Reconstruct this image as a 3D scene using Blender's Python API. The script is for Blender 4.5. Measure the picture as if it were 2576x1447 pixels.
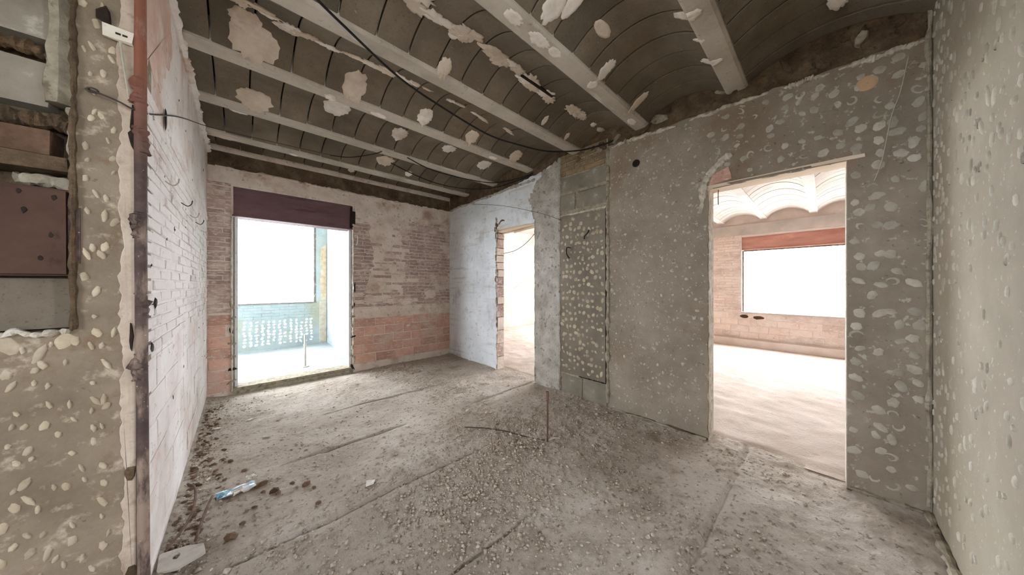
import bpy, bmesh, math, random
import numpy as np
from mathutils import Vector, Matrix
from mathutils.geometry import tessellate_polygon

R = random.Random(7)
SC = bpy.context.scene
for o in list(bpy.data.objects):
    bpy.data.objects.remove(o)
COL = SC.collection

# ------------------------------------------------------------------ dimensions (metres)
XL, XR, YF, YN, YS = -0.286, 2.845, 4.752, -0.412, 1.83   # left, right, far, near wall; corner of the left wall
X2, YB2 = 7.8, 6.6                                        # window wall and end wall of the second room
JZ = 2.815                                                # underside of the joists
ZC = 3.0

# ------------------------------------------------------------------ camera
cam = bpy.data.cameras.new('camera')
cam.sensor_width = 36.0
cam.lens = 732.0 / 2576.0 * 36.0
cam.shift_y = -7.5 / 2576.0
cam.clip_start = 0.02
cam.clip_end = 500
co = bpy.data.objects.new('camera', cam)
COL.objects.link(co)
co.location = (0, 0, 1.3)
co.rotation_euler = (math.radians(90), 0, -math.radians(42.936))
SC.camera = co

# ------------------------------------------------------------------ sky, daylight openings, exposure
SC.view_settings.view_transform = 'Standard'
SC.view_settings.look = 'None'
SC.view_settings.gamma = 1.0
SC.view_settings.use_curve_mapping = False
SC.view_settings.exposure = 0.72
SC.cycles.max_bounces = 10
SC.cycles.diffuse_bounces = 7
SC.cycles.use_denoising = True
SC.cycles.sample_clamp_indirect = 12

w = bpy.data.worlds.new('sky')
SC.world = w
w.use_nodes = True
bg = w.node_tree.nodes['Background']
bg.inputs['Color'].default_value = (0.85, 0.905, 1.0, 1)
bg.inputs['Strength'].default_value = 22.0


def portal(name, loc, rot, sx, sy):
    l = bpy.data.lights.new(name, 'AREA')
    l.shape = 'RECTANGLE'
    l.size, l.size_y = sx, sy
    l.cycles.is_portal = True
    o = bpy.data.objects.new(name, l)
    COL.objects.link(o)
    o.location = loc
    o.rotation_euler = rot
    return o


H = math.pi / 2
portal('skylight_balcony', (-1.7, 7.36, 1.85), (-H, 0, 0), 5.7, 1.8)
portal('skylight_balcony_end', (-4.75, 6.1, 1.5), (0, -H, 0), 2.6, 2.3)
portal('skylight_window', (X2 + .22, -0.2, 1.37), (0, H, 0), 1.4, 2.9)
portal('added_skylight_second', (X2 + .22, 4.0, 1.08), (0, H, 0), 2.05, 3.2)  # portal at the second room's added, unseen opening
portal('added_skylight_rear', (.1, -3.80, 1.55), (H, 0, 0), 1.2, 1.1)  # portal at the window added behind the camera for light
portal('added_skylight_west', (-2.77, .05, 1.55), (0, -H, 0), 1.1, .9)  # portal at the unseen west window added for light


# ------------------------------------------------------------------ helpers
def lin(r, g, b):
    f = lambda c: ((c / 255.0 + 0.055) / 1.055) ** 2.4 if c > 10 else c / 255.0 / 12.92
    return (f(r), f(g), f(b), 1)


def vnoise(x, y, seed=0):
    xi, yi = np.floor(x).astype(np.int64), np.floor(y).astype(np.int64)
    fx, fy = x - xi, y - yi
    fx, fy = fx * fx * (3 - 2 * fx), fy * fy * (3 - 2 * fy)

    def h(a, b):
        n = (a * 374761393 + b * 668265263 + seed * 974634777) & 0x7fffffff
        n = ((n ^ (n >> 13)) * 1274126177) & 0x7fffffff
        return ((n ^ (n >> 16)) & 0xffff) / 65535.0
    return ((h(xi, yi) * (1 - fx) + h(xi + 1, yi) * fx) * (1 - fy) +
            (h(xi, yi + 1) * (1 - fx) + h(xi + 1, yi + 1) * fx) * fy)


def fbm(x, y, seed=0, oct=4):
    x, y = np.asarray(x, float), np.asarray(y, float)
    s, a, t = 0, .5, 0
    for k in range(oct):
        s = s + a * vnoise(x * 2 ** k, y * 2 ** k, seed + 17 * k)
        t += a
        a *= .5
    return s / t


def nz(a, b, seed=0, oct=3):
    return float(fbm(np.array([a]), np.array([b]), seed, oct)[0]) * 2 - 1


def irr(x, seed=0.0):
    q = random.Random(int(seed * 977) + 5)
    return sum(q.uniform(.5, 1) * math.sin(f * q.uniform(.75, 1.3) * x + q.uniform(0, 6.28)) / (1 + .25 * k) for k, f in enumerate((1.0, 2.3, 4.1, 7.7, 13.0, 23.0))) / 2.2


class Mat:
    def __init__(s, name, rough=.92):
        s.m = bpy.data.materials.new(name)
        s.m.use_nodes = True
        s.n = s.m.node_tree.nodes
        s.l = s.m.node_tree.links
        s.b = s.n['Principled BSDF']
        s.b.inputs['Roughness'].default_value = rough
        s.b.inputs['Specular IOR Level'].default_value = .15
        s.geo = s.n.new('ShaderNodeNewGeometry')
        s.col = None
        s.hgt = None

    def vec(s, scale=(1, 1, 1)):
        mp = s.n.new('ShaderNodeMapping')
        mp.inputs['Scale'].default_value = scale
        s.l.new(s.geo.outputs['Position'], mp.inputs['Vector'])
        return mp.outputs['Vector']

    def noise(s, scale, detail=6, rough=.6, vs=(1, 1, 1), dist=0.0):
        t = s.n.new('ShaderNodeTexNoise')
        t.inputs['Scale'].default_value = scale
        t.inputs['Detail'].default_value = detail
        t.inputs['Roughness'].default_value = rough
        t.inputs['Distortion'].default_value = dist
        s.l.new(s.vec(vs), t.inputs['Vector'])
        return t.outputs['Fac']

    def voro(s, scale, vs=(1, 1, 1)):
        t = s.n.new('ShaderNodeTexVoronoi')
        t.inputs['Scale'].default_value = scale
        s.l.new(s.vec(vs), t.inputs['Vector'])
        return t.outputs['Distance']

    def ramp(s, fac, stops):
        r = s.n.new('ShaderNodeValToRGB')
        e = r.color_ramp.elements
        while len(e) < len(stops):
            e.new(.5)
        for k, (p, c) in enumerate(stops):
            e[k].position = p
            e[k].color = c if not isinstance(c, (int, float)) else (c, c, c, 1)
        s.l.new(fac, r.inputs['Fac'])
        return r.outputs['Color']

    def mix(s, fac, a, b, mode='MIX'):
        x = s.n.new('ShaderNodeMix')
        x.data_type = 'RGBA'
        x.blend_type = mode
        for sock, v in ((x.inputs[0], fac), (x.inputs[6], a), (x.inputs[7], b)):
            if isinstance(v, (int, float)):
                sock.default_value = v
            elif isinstance(v, tuple):
                sock.default_value = v
            else:
                s.l.new(v, sock)
        return x.outputs[2]

    def math(s, op, a, b):
        x = s.n.new('ShaderNodeMath')
        x.operation = op
        for sock, v in ((x.inputs[0], a), (x.inputs[1], b)):
            if isinstance(v, (int, float)):
                sock.default_value = v
            else:
                s.l.new(v, sock)
        return x.outputs[0]

    def base(s, cols, scale=3, detail=7, vs=(1, 1, 1)):
        n = len(cols)
        st = [(.3 + .4 * k / max(1, n - 1), c) for k, c in enumerate(cols)]
        s.col = s.ramp(s.noise(scale, detail, .65, vs), st)
        return s

    def layer(s, col, scale, lo, hi, amt=1.0, vs=(1, 1, 1), detail=7, rough=.65, dist=0.0):
        m = s.ramp(s.noise(scale, detail, rough, vs, dist), [(lo, 0.0), (hi, amt)])
        s.col = s.mix(m, s.col, col)
        return s

    def vary(s, lo, hi):
        oi = s.n.new('ShaderNodeObjectInfo')
        v = s.ramp(oi.outputs['Random'], [(0, lo), (1, hi)])
        s.col = s.mix(1.0, s.col, v, 'MULTIPLY')
        return s

    def zmask(s, z0, z1):
        sx = s.n.new('ShaderNodeSeparateXYZ')
        s.l.new(s.geo.outputs['Position'], sx.inputs[0])
        mr = s.n.new('ShaderNodeMapRange')
        mr.inputs['From Min'].default_value = z0
        mr.inputs['From Max'].default_value = z1
        s.l.new(sx.outputs['Z'], mr.inputs['Value'])
        return mr.outputs[0]

    def bump(s, scale, strength, dist=.01, detail=8, vs=(1, 1, 1), rough=.65):
        b = s.n.new('ShaderNodeBump')
        b.inputs['Strength'].default_value = strength
        b.inputs['Distance'].default_value = dist
        s.l.new(s.noise(scale, detail, rough, vs), b.inputs['Height'])
        if s.hgt is not None:
            s.l.new(s.hgt, b.inputs['Normal'])
        s.hgt = b.outputs['Normal']
        return s

    def done(s):
        if s.col is not None:
            s.l.new(s.col, s.b.inputs['Base Color'])
        if s.hgt is not None:
            s.l.new(s.hgt, s.b.inputs['Normal'])
        return s.m


# ------------------------------------------------------------------ materials
G = lin
m_grey = (Mat('grey_adhesive_plaster').base([G(124, 112, 97), G(143, 131, 115), G(160, 148, 132)], 2.2)
          .layer(G(116, 112, 94), 1.6, .52, .68, .4).layer(G(124, 104, 84), 1.3, .55, .7, .7)
          .layer(G(186, 178, 162), 26, .60, .66, .75, detail=5).layer(G(84, 74, 62), 34, .64, .72, .7, detail=4)
          .bump(9, .5, .02).bump(70, .55, .006).done())
m_grey_near = (Mat('grey_green_plaster').base([G(142, 132, 115), G(155, 145, 128), G(166, 157, 140)], 1.6)
               .layer(G(148, 140, 114), 1.3, .5, .7, .5).layer(G(196, 190, 174), 36, .62, .68, .6, detail=4)
               .bump(8, .3, .01).bump(80, .35, .004).done())
m_panel = (Mat('panel_render').base([G(104, 95, 82), G(120, 110, 96), G(134, 124, 109)], 2.4)
           .layer(G(176, 166, 148), 24, .62, .68, .5, detail=5).bump(9, .4, .02).bump(70, .5, .006).done())
m_tan = (Mat('tan_adhesive_plaster').base([G(110, 97, 80), G(128, 114, 95), G(146, 131, 111)], 3.2)
         .layer(G(188, 174, 150), 12, .55, .66, .7).layer(G(112, 88, 64), 7, .58, .70, .7)
         .layer(G(86, 68, 52), 30, .66, .72, .6, detail=4).bump(10, .5, .02).bump(60, .5, .006).done())
m_dab = (Mat('pale_mortar_dab').base([G(158, 149, 131), G(180, 171, 154), G(194, 187, 171)], 12).vary(.72, 1.02)
         .layer(G(140, 128, 110), 60, .6, .7, .6).bump(90, .5, .004).done())
m_dab_warm = (Mat('cream_mortar_dab').base([G(160, 144, 118), G(180, 165, 140), G(196, 183, 160)], 12).vary(.75, 1.03)
              .layer(G(150, 130, 104), 40, .58, .7, .6).bump(70, .5, .005).done())
m_white = (Mat('worn_white_plaster').base([G(204, 207, 206), G(222, 225, 227), G(234, 237, 239)], 2.0)
           .layer(G(156, 148, 130), 2.2, .56, .72, .7).layer(G(168, 158, 140), 14, .58, .68, .6)
           .layer(G(120, 108, 92), 46, .66, .72, .7, detail=4)
           .layer(G(178, 168, 150), 5, .56, .66, .5, vs=(1, .25, 3)).bump(14, .4, .012).bump(80, .35, .004).done())
m_rough = (Mat('rough_chipped_plaster').base([G(150, 144, 132), G(186, 180, 168), G(212, 208, 198)], 9, 9)
           .layer(G(120, 108, 90), 18, .54, .64, .8).layer(G(150, 132, 108), 6, .55, .7, .5)
           .bump(16, .9, .03).bump(60, .8, .012).done())
m_ridge = (Mat('pale_ragged_mortar').base([G(150, 140, 122), G(190, 180, 162), G(212, 204, 188)], 16, 8)
           .layer(G(108, 92, 74), 22, .56, .66, .6).bump(30, .8, .012).done())
m_ridge_d = (Mat('dingy_ragged_mortar').base([G(120, 110, 92), G(150, 140, 120), G(172, 162, 142)], 16, 8)
             .layer(G(92, 78, 62), 22, .54, .66, .7).bump(30, .8, .012).done())
m_rubble = (Mat('brown_rubble_fill').base([G(74, 60, 46), G(104, 86, 66), G(132, 112, 88)], 7, 9)
            .layer(G(150, 116, 80), 5, .58, .7, .6).layer(G(48, 40, 32), 16, .58, .68, .8).bump(12, 1.0, .05).bump(50, .8, .01).done())


def brickmat(name, a, b, c, plaster, pl_lo, pl_hi, white=None):
    m = Mat(name).base([a, b, c], 6).vary(.80, 1.12)
    m.layer(G(120, 92, 74), 24, .58, .7, .6)
    m.layer(plaster, 2.6, pl_lo, pl_hi, .92, vs=(1, 1, 1.5), rough=.7)
    m.layer(plaster, 15, .55, .64, .7, vs=(1, 1, 2.4))
    if white:
        m.layer(white, 30, .56, .64, .8, vs=(.6, .6, 2.2))
    m.layer(G(92, 76, 62), 40, .66, .72, .7, detail=4)
    return m.bump(24, .6, .012).bump(90, .4, .004).done()


m_brick_t = brickmat('plastered_thin_brick', G(150, 127, 117), G(168, 144, 133), G(184, 160, 147), G(206, 190, 175), .52, .64, G(220, 210, 197))
m_brick_r = brickmat('red_hollow_brick', G(184, 140, 121), G(198, 155, 135), G(210, 170, 151), G(192, 172, 156), .52, .66, G(216, 194, 178))
m_brick_w = brickmat('whitewashed_brick', G(180, 160, 146), G(202, 186, 174), G(214, 202, 192), G(216, 208, 200), .38, .52, G(222, 216, 210))
m_brick_o = brickmat('ochre_brick', G(112, 94, 70), G(132, 112, 84), G(146, 126, 98), G(150, 136, 112), .58, .70)
m_brick_p = brickmat('peach_brick', G(198, 178, 167), G(208, 190, 179), G(218, 201, 191), G(218, 206, 198), .48, .62, G(226, 216, 208))
m_mortar = (Mat('beige_mortar').base([G(190, 173, 157), G(210, 195, 179), G(220, 208, 192)], 5)
            .layer(G(120, 98, 80), 18, .58, .7, .7).layer(G(150, 112, 90), 3, .55, .68, .6).bump(26, .8, .012).done())
m_mortar_p = (Mat('peach_mortar').base([G(200, 186, 177), G(210, 197, 188), G(218, 207, 199)], 4)
              .layer(G(212, 186, 172), 9, .58, .7, .6).bump(26, .5, .01).done())
m_coat2 = (Mat('dull_peach_render').base([G(166, 142, 126), G(178, 155, 139), G(190, 168, 152)], 3).layer(G(200, 184, 170), 5, .55, .68, .6).bump(26, .4, .01).done())
m_wash = (Mat('whitewashed_render').base([G(194, 180, 168), G(214, 204, 196), G(226, 220, 214)], 2.4)
          .layer(G(178, 140, 116), 2.0, .57, .70, .7).layer(G(166, 144, 126), 16, .60, .68, .7, vs=(1, .5, 1.6))
          .layer(G(96, 80, 68), 36, .67, .72, .8, detail=4).bump(16, .5, .012).bump(70, .3, .004).done())
m_terra_r = (Mat('peach_stained_render').base([G(184, 152, 135), G(200, 170, 153), G(210, 186, 171)], 5)
             .layer(G(214, 200, 188), 6, .54, .64, .8).layer(G(130, 100, 82), 22, .6, .68, .6).bump(20, .5, .012).done())
m_edge = (Mat('cream_broken_plaster').base([G(158, 140, 120), G(180, 163, 144), G(196, 182, 164)], 7)
          .layer(G(132, 110, 88), 14, .55, .68, .7).bump(20, .6, .012).done())
m_block = (Mat('grey_concrete_block').base([G(112, 104, 90), G(130, 121, 106), G(146, 137, 121)], 5).vary(.9, 1.05)
           .layer(G(180, 174, 160), 10, .60, .68, .6).bump(50, .5, .006).done())
m_vault = (Mat('grey_vault_block').base([G(96, 86, 72), G(112, 101, 86), G(124, 113, 97)], 3).vary(.70, 1.14)
           .layer(G(110, 92, 70), 1.2, .52, .68, .55).layer(G(80, 70, 58), 70, .60, .68, .6, detail=3)
           .layer(G(176, 164, 146), 20, .67, .71, .55, vs=(1, 3, 1)).bump(55, .6, .006).bump(6, .2, .01).done())
m_joist = (Mat('pale_concrete_joist').base([G(162, 153, 139), G(180, 171, 157), G(192, 184, 171)], 4)
           .layer(G(206, 198, 184), 5, .60, .68, .7, vs=(.6, 2, 1)).layer(G(112, 100, 84), 16, .60, .7, .6).bump(30, .5, .006).done())
m_splat = (Mat('gypsum_splat').base([G(206, 196, 182), G(222, 214, 203), G(232, 226, 218)], 9)
           .layer(G(184, 164, 144), 5, .55, .68, .7).bump(40, .5, .006).done())
m_splat_b = (Mat('beige_gypsum_smear').base([G(184, 168, 148), G(202, 187, 168), G(214, 200, 183)], 9)
             .layer(G(214, 204, 190), 7, .56, .66, .7).bump(40, .5, .006).done())
m_vault2 = (Mat('whitewashed_vault').base([G(172, 163, 154), G(186, 177, 169), G(198, 189, 181)], 3).vary(.94, 1.03)
            .layer(G(210, 188, 174), 4, .54, .68, .6).bump(30, .4, .006).done())
m_floor = (Mat('dusty_screed_floor').base([G(158, 144, 127), G(183, 170, 154), G(204, 193, 179)], 1.5, 9)
           .layer(G(136, 117, 98), 3.2, .54, .68, .7, rough=.7).layer(G(206, 196, 182), 4.5, .57, .68, .6, vs=(.6, 1.3, 1))
           .layer(G(122, 107, 91), 1.8, .55, .68, .55, detail=9, rough=.75).layer(G(100, 85, 70), 30, .57, .66, .7, detail=5).layer(G(84, 70, 57), 13, .64, .71, .6, detail=8).layer(G(214, 204, 190), 48, .64, .70, .7, detail=3)
           .bump(22, .7, .02).bump(110, .8, .008).done())
m_floor2 = (Mat('pink_dust_floor').base([G(170, 156, 141), G(188, 174, 160), G(204, 191, 178)], 1.4, 8)
            .layer(G(150, 132, 114), 12, .57, .68, .55, vs=(1.6, .6, 1)).bump(40, .5, .008).done())
m_pale = (Mat('pale_balcony_render').base([G(134, 140, 140), G(150, 156, 155), G(164, 169, 167)], 3)
          .layer(G(108, 114, 112), 8, .58, .68, .6).bump(30, .3, .006).done())
m_teal = (Mat('pale_teal_render').base([G(138, 150, 149), G(150, 161, 160), G(160, 170, 168)], 3)
          .layer(G(150, 146, 118), 1.4, .5, .66, .7).layer(G(90, 108, 106), 20, .58, .68, .5, vs=(1, 1, 2)).bump(30, .3, .006).done())
m_pebble = (Mat('mixed_grit').base([G(142, 126, 108), G(172, 157, 139), G(206, 194, 177)], 40, 3).bump(90, .4, .003).done())
m_chip = (Mat('pale_mortar_chip').base([G(184, 170, 150), G(206, 196, 180), G(224, 216, 204)], 14).vary(.8, 1.05).bump(60, .6, .005).done())
m_clod = (Mat('dark_brick_fragment').base([G(84, 62, 48), G(108, 84, 66), G(132, 106, 86)], 14).vary(.75, 1.1).bump(50, .7, .006).done())
m_purple = (Mat('dark_stained_board', .7).base([G(92, 68, 70), G(106, 80, 81), G(118, 92, 90)], 2.0, 6, vs=(1, 1, 4))
            .layer(G(122, 92, 80), 3, .6, .72, .6).layer(G(56, 40, 40), 6, .56, .7, .6, vs=(.5, 1, 3)).bump(24, .4, .006, vs=(.3, 1, 2)).done())
m_terra = (Mat('terracotta_board').base([G(164, 116, 102), G(178, 130, 116), G(190, 144, 130)], 2.0, 6, vs=(1, 1, 4))
           .layer(G(210, 162, 138), 3, .58, .72, .6).bump(24, .3, .006).done())
m_wood = (Mat('weathered_pale_timber').base([G(196, 172, 148), G(214, 194, 170), G(226, 210, 190)], 8, 6, vs=(1, .12, 1))
          .layer(G(140, 112, 86), 14, .60, .7, .6, vs=(1, .1, 1)).bump(40, .4, .005, vs=(1, .1, 1)).done())
m_rust = (Mat('rusty_steel', .75).base([G(78, 62, 54), G(100, 80, 68), G(122, 98, 84)], 26, 6)
          .layer(G(140, 92, 66), 9, .56, .68, .7).layer(G(170, 154, 136), 22, .64, .70, .7).bump(60, .6, .003).done())
m_pole = Mat('corner_pipe_paint', .8)
m_pole.base([G(66, 54, 50), G(82, 68, 62), G(98, 82, 74)], 14)
m_pole.col = m_pole.mix(m_pole.zmask(1.75, 2.15), m_pole.col, G(130, 84, 66))
m_pole = m_pole.layer(G(150, 130, 114), 8, .55, .64, .8, vs=(1, 1, .35)).layer(G(200, 186, 170), 60, .64, .70, .7).bump(60, .6, .003).done()
m_black = Mat('black_rubber', .6).base([G(30, 26, 24), G(44, 39, 36)], 20).done()
m_wire = Mat('dark_wire', .6).base([G(60, 50, 44), G(84, 72, 64)], 30).done()
m_wirel = Mat('pale_cord', .8).base([G(160, 152, 134), G(184, 176, 158)], 30).done()
m_plastic = Mat('yellowed_white_plastic', .5).base([G(206, 196, 178), G(222, 214, 198)], 10).layer(G(150, 130, 108), 14, .62, .72, .5).done()
m_dark = Mat('dark_cavity').base([G(34, 27, 22), G(56, 45, 37)], 14).bump(30, .6, .01).done()
m_box = (Mat('reddish_brown_box_board', .75).base([G(60, 42, 32), G(74, 54, 43), G(86, 66, 54)], 3.0)
         .layer(G(88, 58, 46), 6, .56, .7, .5).layer(G(44, 31, 26), 12, .58, .66, .8, vs=(1.2, 1, .5)).bump(30, .3, .004).done())
m_steel = (Mat('dull_grey_metal', .7).base([G(172, 163, 151), G(194, 186, 174), G(206, 199, 188)], 8)
           .layer(G(120, 104, 88), 12, .58, .7, .6).bump(30, .3, .004).done())
m_frame = Mat('white_painted_frame', .6).base([G(210, 208, 202), G(226, 226, 222)], 6).layer(G(140, 136, 126), 14, .58, .68, .7).done()
m_dfr = Mat('dark_worn_metal', .7).base([G(96, 92, 86), G(124, 118, 110)], 12).layer(G(180, 172, 160), 16, .56, .66, .7).done()
m_bag = Mat('blue_white_plastic', .4).base([G(220, 228, 232), G(236, 240, 242)], 14).layer(G(120, 176, 198), 9, .52, .6, .85).done()
m_paper = Mat('white_paper', .8).base([G(214, 206, 194), G(232, 226, 216)], 20).done()
m_beige = Mat('beige_cover_plate', .6).base([G(178, 146, 112), G(190, 158, 124)], 10).done()
m_ground = Mat('pale_street').base([G(200, 198, 192), G(214, 212, 206)], .3).done()


# ------------------------------------------------------------------ object helpers
def link(o, parent=None):
    COL.objects.link(o)
    if parent is not None:
        o.parent = parent
    return o


def mesh(name, verts, faces, mat, smooth=False):
    me = bpy.data.meshes.new(name)
    me.from_pydata([tuple(v) for v in verts], [], faces)
    bm = bmesh.new()
    bm.from_mesh(me)
    bmesh.ops.recalc_face_normals(bm, faces=bm.faces)
    bm.to_mesh(me)
    bm.free()
    if mat:
        me.materials.append(mat)
    if smooth:
        me.polygons.foreach_set('use_smooth', [True] * len(me.polygons))
    return me


def add(name, me, parent=None, M=None, **props):
    o = bpy.data.objects.new(name, me)
    link(o, parent)
    if M is not None:
        o.matrix_local = M
    for k, v in props.items():
        o[k] = v
    return o


def thing(name, label, cat, loc, group=None):
    o = bpy.data.objects.new(name, None)
    o.empty_display_size = .05
    link(o)
    o.location = loc
    o['label'] = label
    o['category'] = cat
    if group:
        o['group'] = group
    return o


def tag(o, label, cat, group=None):
    o['label'] = label
    o['category'] = cat
    if group:
        o['group'] = group
    return o


class Geo:
    def __init__(s):
        s.v, s.f = [], []

    def add(s, verts, faces):
        b = len(s.v)
        s.v += [tuple(v) for v in verts]
        s.f += [tuple(i + b for i in f) for f in faces]
        return s

    def box(s, lo, hi, jit=0):
        (a, b, c), (d, e, f) = lo, hi
        vs = [(x, y, z) for x in (a, d) for y in (b, e) for z in (c, f)]
        if jit:
            vs = [tuple(q + R.uniform(-jit, jit) for q in v) for v in vs]
        return s.add(vs, [(0, 1, 3, 2), (4, 6, 7, 5), (0, 4, 5, 1), (2, 3, 7, 6), (0, 2, 6, 4), (1, 5, 7, 3)])

    def tube(s, pts, r, sides=7, smooth=4, rn=0, seed=0, flat=1.0):
        P = [Vector(p) for p in pts]
        if smooth > 1 and len(P) > 2:
            Q = []
            for i in range(len(P) - 1):
                p0, p1, p2, p3 = P[max(i - 1, 0)], P[i], P[i + 1], P[min(i + 2, len(P) - 1)]
                for k in range(smooth):
                    t = k / smooth
                    Q.append(.5 * ((2 * p1) + (p2 - p0) * t + (2 * p0 - 5 * p1 + 4 * p2 - p3) * t * t + (3 * p1 - p0 - 3 * p2 + p3) * t ** 3))
            Q.append(P[-1])
            P = Q
        n = len(P)
        vs, fs = [], []
        t0 = (P[1] - P[0]).normalized()
        up = Vector((0, 0, 1)) if abs(t0.z) < .9 else Vector((1, 0, 0))
        for i in range(n):
            t = (P[min(i + 1, n - 1)] - P[max(i - 1, 0)]).normalized()
            sd = t.cross(up).normalized()
            u2 = sd.cross(t).normalized()
            up = u2
            rr = r(i / (n - 1)) if callable(r) else r
            for k in range(sides):
                a = 2 * math.pi * k / sides
                q = rr * (1 + (rn * (irr(i * .55, seed + 31) * .6 + .6 * nz(i * .71 + irr(i * .9, seed) + 3.1, k * .9 + seed * 3.7, seed)) if rn else 0))
                vs.append(P[i] + sd * math.cos(a) * q + u2 * math.sin(a) * q * flat)
        for i in range(n - 1):
            for k in range(sides):
                a, b = i * sides + k, i * sides + (k + 1) % sides
                fs.append((a, b, b + sides, a + sides))
        fs.append(tuple(range(sides))[::-1])
        fs.append(tuple(range((n - 1) * sides, n * sides)))
        return s.add(vs, fs)

    def obj(s, name, mat, parent=None, smooth=False, origin=None, **props):
        o0 = Vector(origin) if origin is not None else Vector((0, 0, 0))
        if parent is not None and parent.type == 'EMPTY':
            o0 = Vector(parent.location)
        vs = [Vector(v) - o0 for v in s.v]
        o = add(name, mesh(name, vs, s.f, mat, smooth), parent, **props)
        if parent is None and origin is not None:
            o.location = origin
        return o


class Plane:
    """u runs along a horizontal world axis, v is height, n is out of the wall."""
    def __init__(s, axis, val, sign):
        s.axis, s.val, s.sign = axis, val, sign
        if axis == 'x':
            s.N = Vector((sign, 0, 0))
        else:
            s.N = Vector((0, sign, 0))
        s.V = Vector((0, 0, 1))
        s.U = s.V.cross(s.N)

    def p(s, u, v, n=0.0):
        return Vector((s.val + s.sign * n, u, v)) if s.axis == 'x' else Vector((u, s.val + s.sign * n, v))

    def mat(s, u, v, n=0.0, rot=0.0, su=1.0, sv=1.0, sn=1.0, tilt=0.0):
        B = Matrix((s.U, s.V, s.N)).transposed().to_4x4()
        return Matrix.Translation(s.p(u, v, n)) @ B @ Matrix.Rotation(tilt, 4, 'X') @ Matrix.Rotation(rot, 4, 'Z') @ Matrix.Diagonal((su, sv, sn, 1))


P_R, P_F, P_L, P_N, P_S = Plane('x', XR, -1), Plane('y', YF, -1), Plane('x', XL, 1), Plane('y', YN, 1), Plane('y', YS, -1)
P_E, P_B, P_PB = Plane('x', X2, -1), Plane('y', YB2, -1), Plane('y', 7.2, -1)


def wall(name, pl, u0, u1, v0, v1, holes, thick, mat, cuts=()):
    us = sorted({u0, u1, *[h[0] for h in holes], *[h[1] for h in holes]})
    vs = sorted({v0, v1, *[h[2] for h in holes], *[h[3] for h in holes]})
    us = [u for u in us if u0 <= u <= u1]
    vs = [v for v in vs if v0 <= v <= v1]

    def solid(i, j):
        if not (0 <= i < len(us) - 1 and 0 <= j < len(vs) - 1):
            return False
        a, b = (us[i] + us[i + 1]) / 2, (vs[j] + vs[j + 1]) / 2
        return not any(h[0] < a < h[1] and h[2] < b < h[3] for h in holes)
    g = Geo()
    for i in range(len(us) - 1):
        for j in range(len(vs) - 1):
            if not solid(i, j):
                continue
            a, b, c, d = us[i], us[i + 1], vs[j], vs[j + 1]
            for n in (0, -thick):
                g.add([pl.p(a, c, n), pl.p(b, c, n), pl.p(b, d, n), pl.p(a, d, n)], [(0, 1, 2, 3)])
            for (di, dj, q) in ((-1, 0, ((a, c), (a, d))), (1, 0, ((b, c), (b, d))), (0, -1, ((a, c), (b, c))), (0, 1, ((a, d), (b, d)))):
                if not solid(i + di, j + dj):
                    (e, f), (h, k) = q
                    g.add([pl.p(e, f, 0), pl.p(h, k, 0), pl.p(h, k, -thick), pl.p(e, f, -thick)], [(0, 1, 2, 3)])
    me = mesh(name, g.v, g.f, mat)
    bm = bmesh.new()
    bm.from_mesh(me)
    bmesh.ops.remove_doubles(bm, verts=bm.verts, dist=1e-5)
    bmesh.ops.recalc_face_normals(bm, faces=bm.faces)
    bm.to_mesh(me)
    bm.free()
    return add(name, me, kind='structure')


def rag(poly, step=.035, seed=0):
    """poly: (u, v, amp): the edge leaving each corner is broken up by amp."""
    out = []
    n = len(poly)
    for i in range(n):
        a, b = poly[i], poly[(i + 1) % n]
        amp = a[2] if len(a) > 2 else 0
        L = math.hypot(b[0] - a[0], b[1] - a[1])
        k = max(1, int(L / step)) if amp else 1
        dx, dy = (b[0] - a[0]) / max(L, 1e-6), (b[1] - a[1]) / max(L, 1e-6)
        for j in range(k):
            t = j / k
            e = amp * (irr(t * L * 16, seed + i * 2.7) + .18 * R.uniform(-1, 1)) if amp and j else 0
            out.append((a[0] + (b[0] - a[0]) * t - dy * e, a[1] + (b[1] - a[1]) * t + dx * e))
    return out


def slab(name, poly, pl, n1, mat, parent, n0=0.0, bevel=.003, **props):
    n = len(poly)
    cu, cv = sum(p[0] for p in poly) / n, sum(p[1] for p in poly) / n
    back = [pl.p(u, v, n0) for u, v in poly]
    mid = [pl.p(u, v, n1 * .75 + n0 * .25) for u, v in poly]
    fr = []
    for i, (u, v) in enumerate(poly):
        a, b = poly[i - 1], poly[(i + 1) % n]
        tx, ty = b[0] - a[0], b[1] - a[1]
        l = math.hypot(tx, ty) or 1
        fr.append((u - ty / l * bevel, v + tx / l * bevel))
    area = sum(poly[i - 1][0] * poly[i][1] - poly[i][0] * poly[i - 1][1] for i in range(n))
    if area < 0:
        fr = [(2 * p[0] - q[0], 2 * p[1] - q[1]) for p, q in zip(poly, fr)]
    front = [pl.p(u, v, n1) for u, v in fr]
    tris = tessellate_polygon([[Vector((u, v, 0)) for u, v in poly]])
    fs = [tuple(i + 2 * n for i in t) for t in tris]
    for i in range(n):
        j = (i + 1) % n
        fs += [(i, j, j + n, i + n), (i + n, j + n, j + 2 * n, i + 2 * n)]
    return add(name, mesh(name, back + mid + front, fs, mat), parent, **props)


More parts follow.
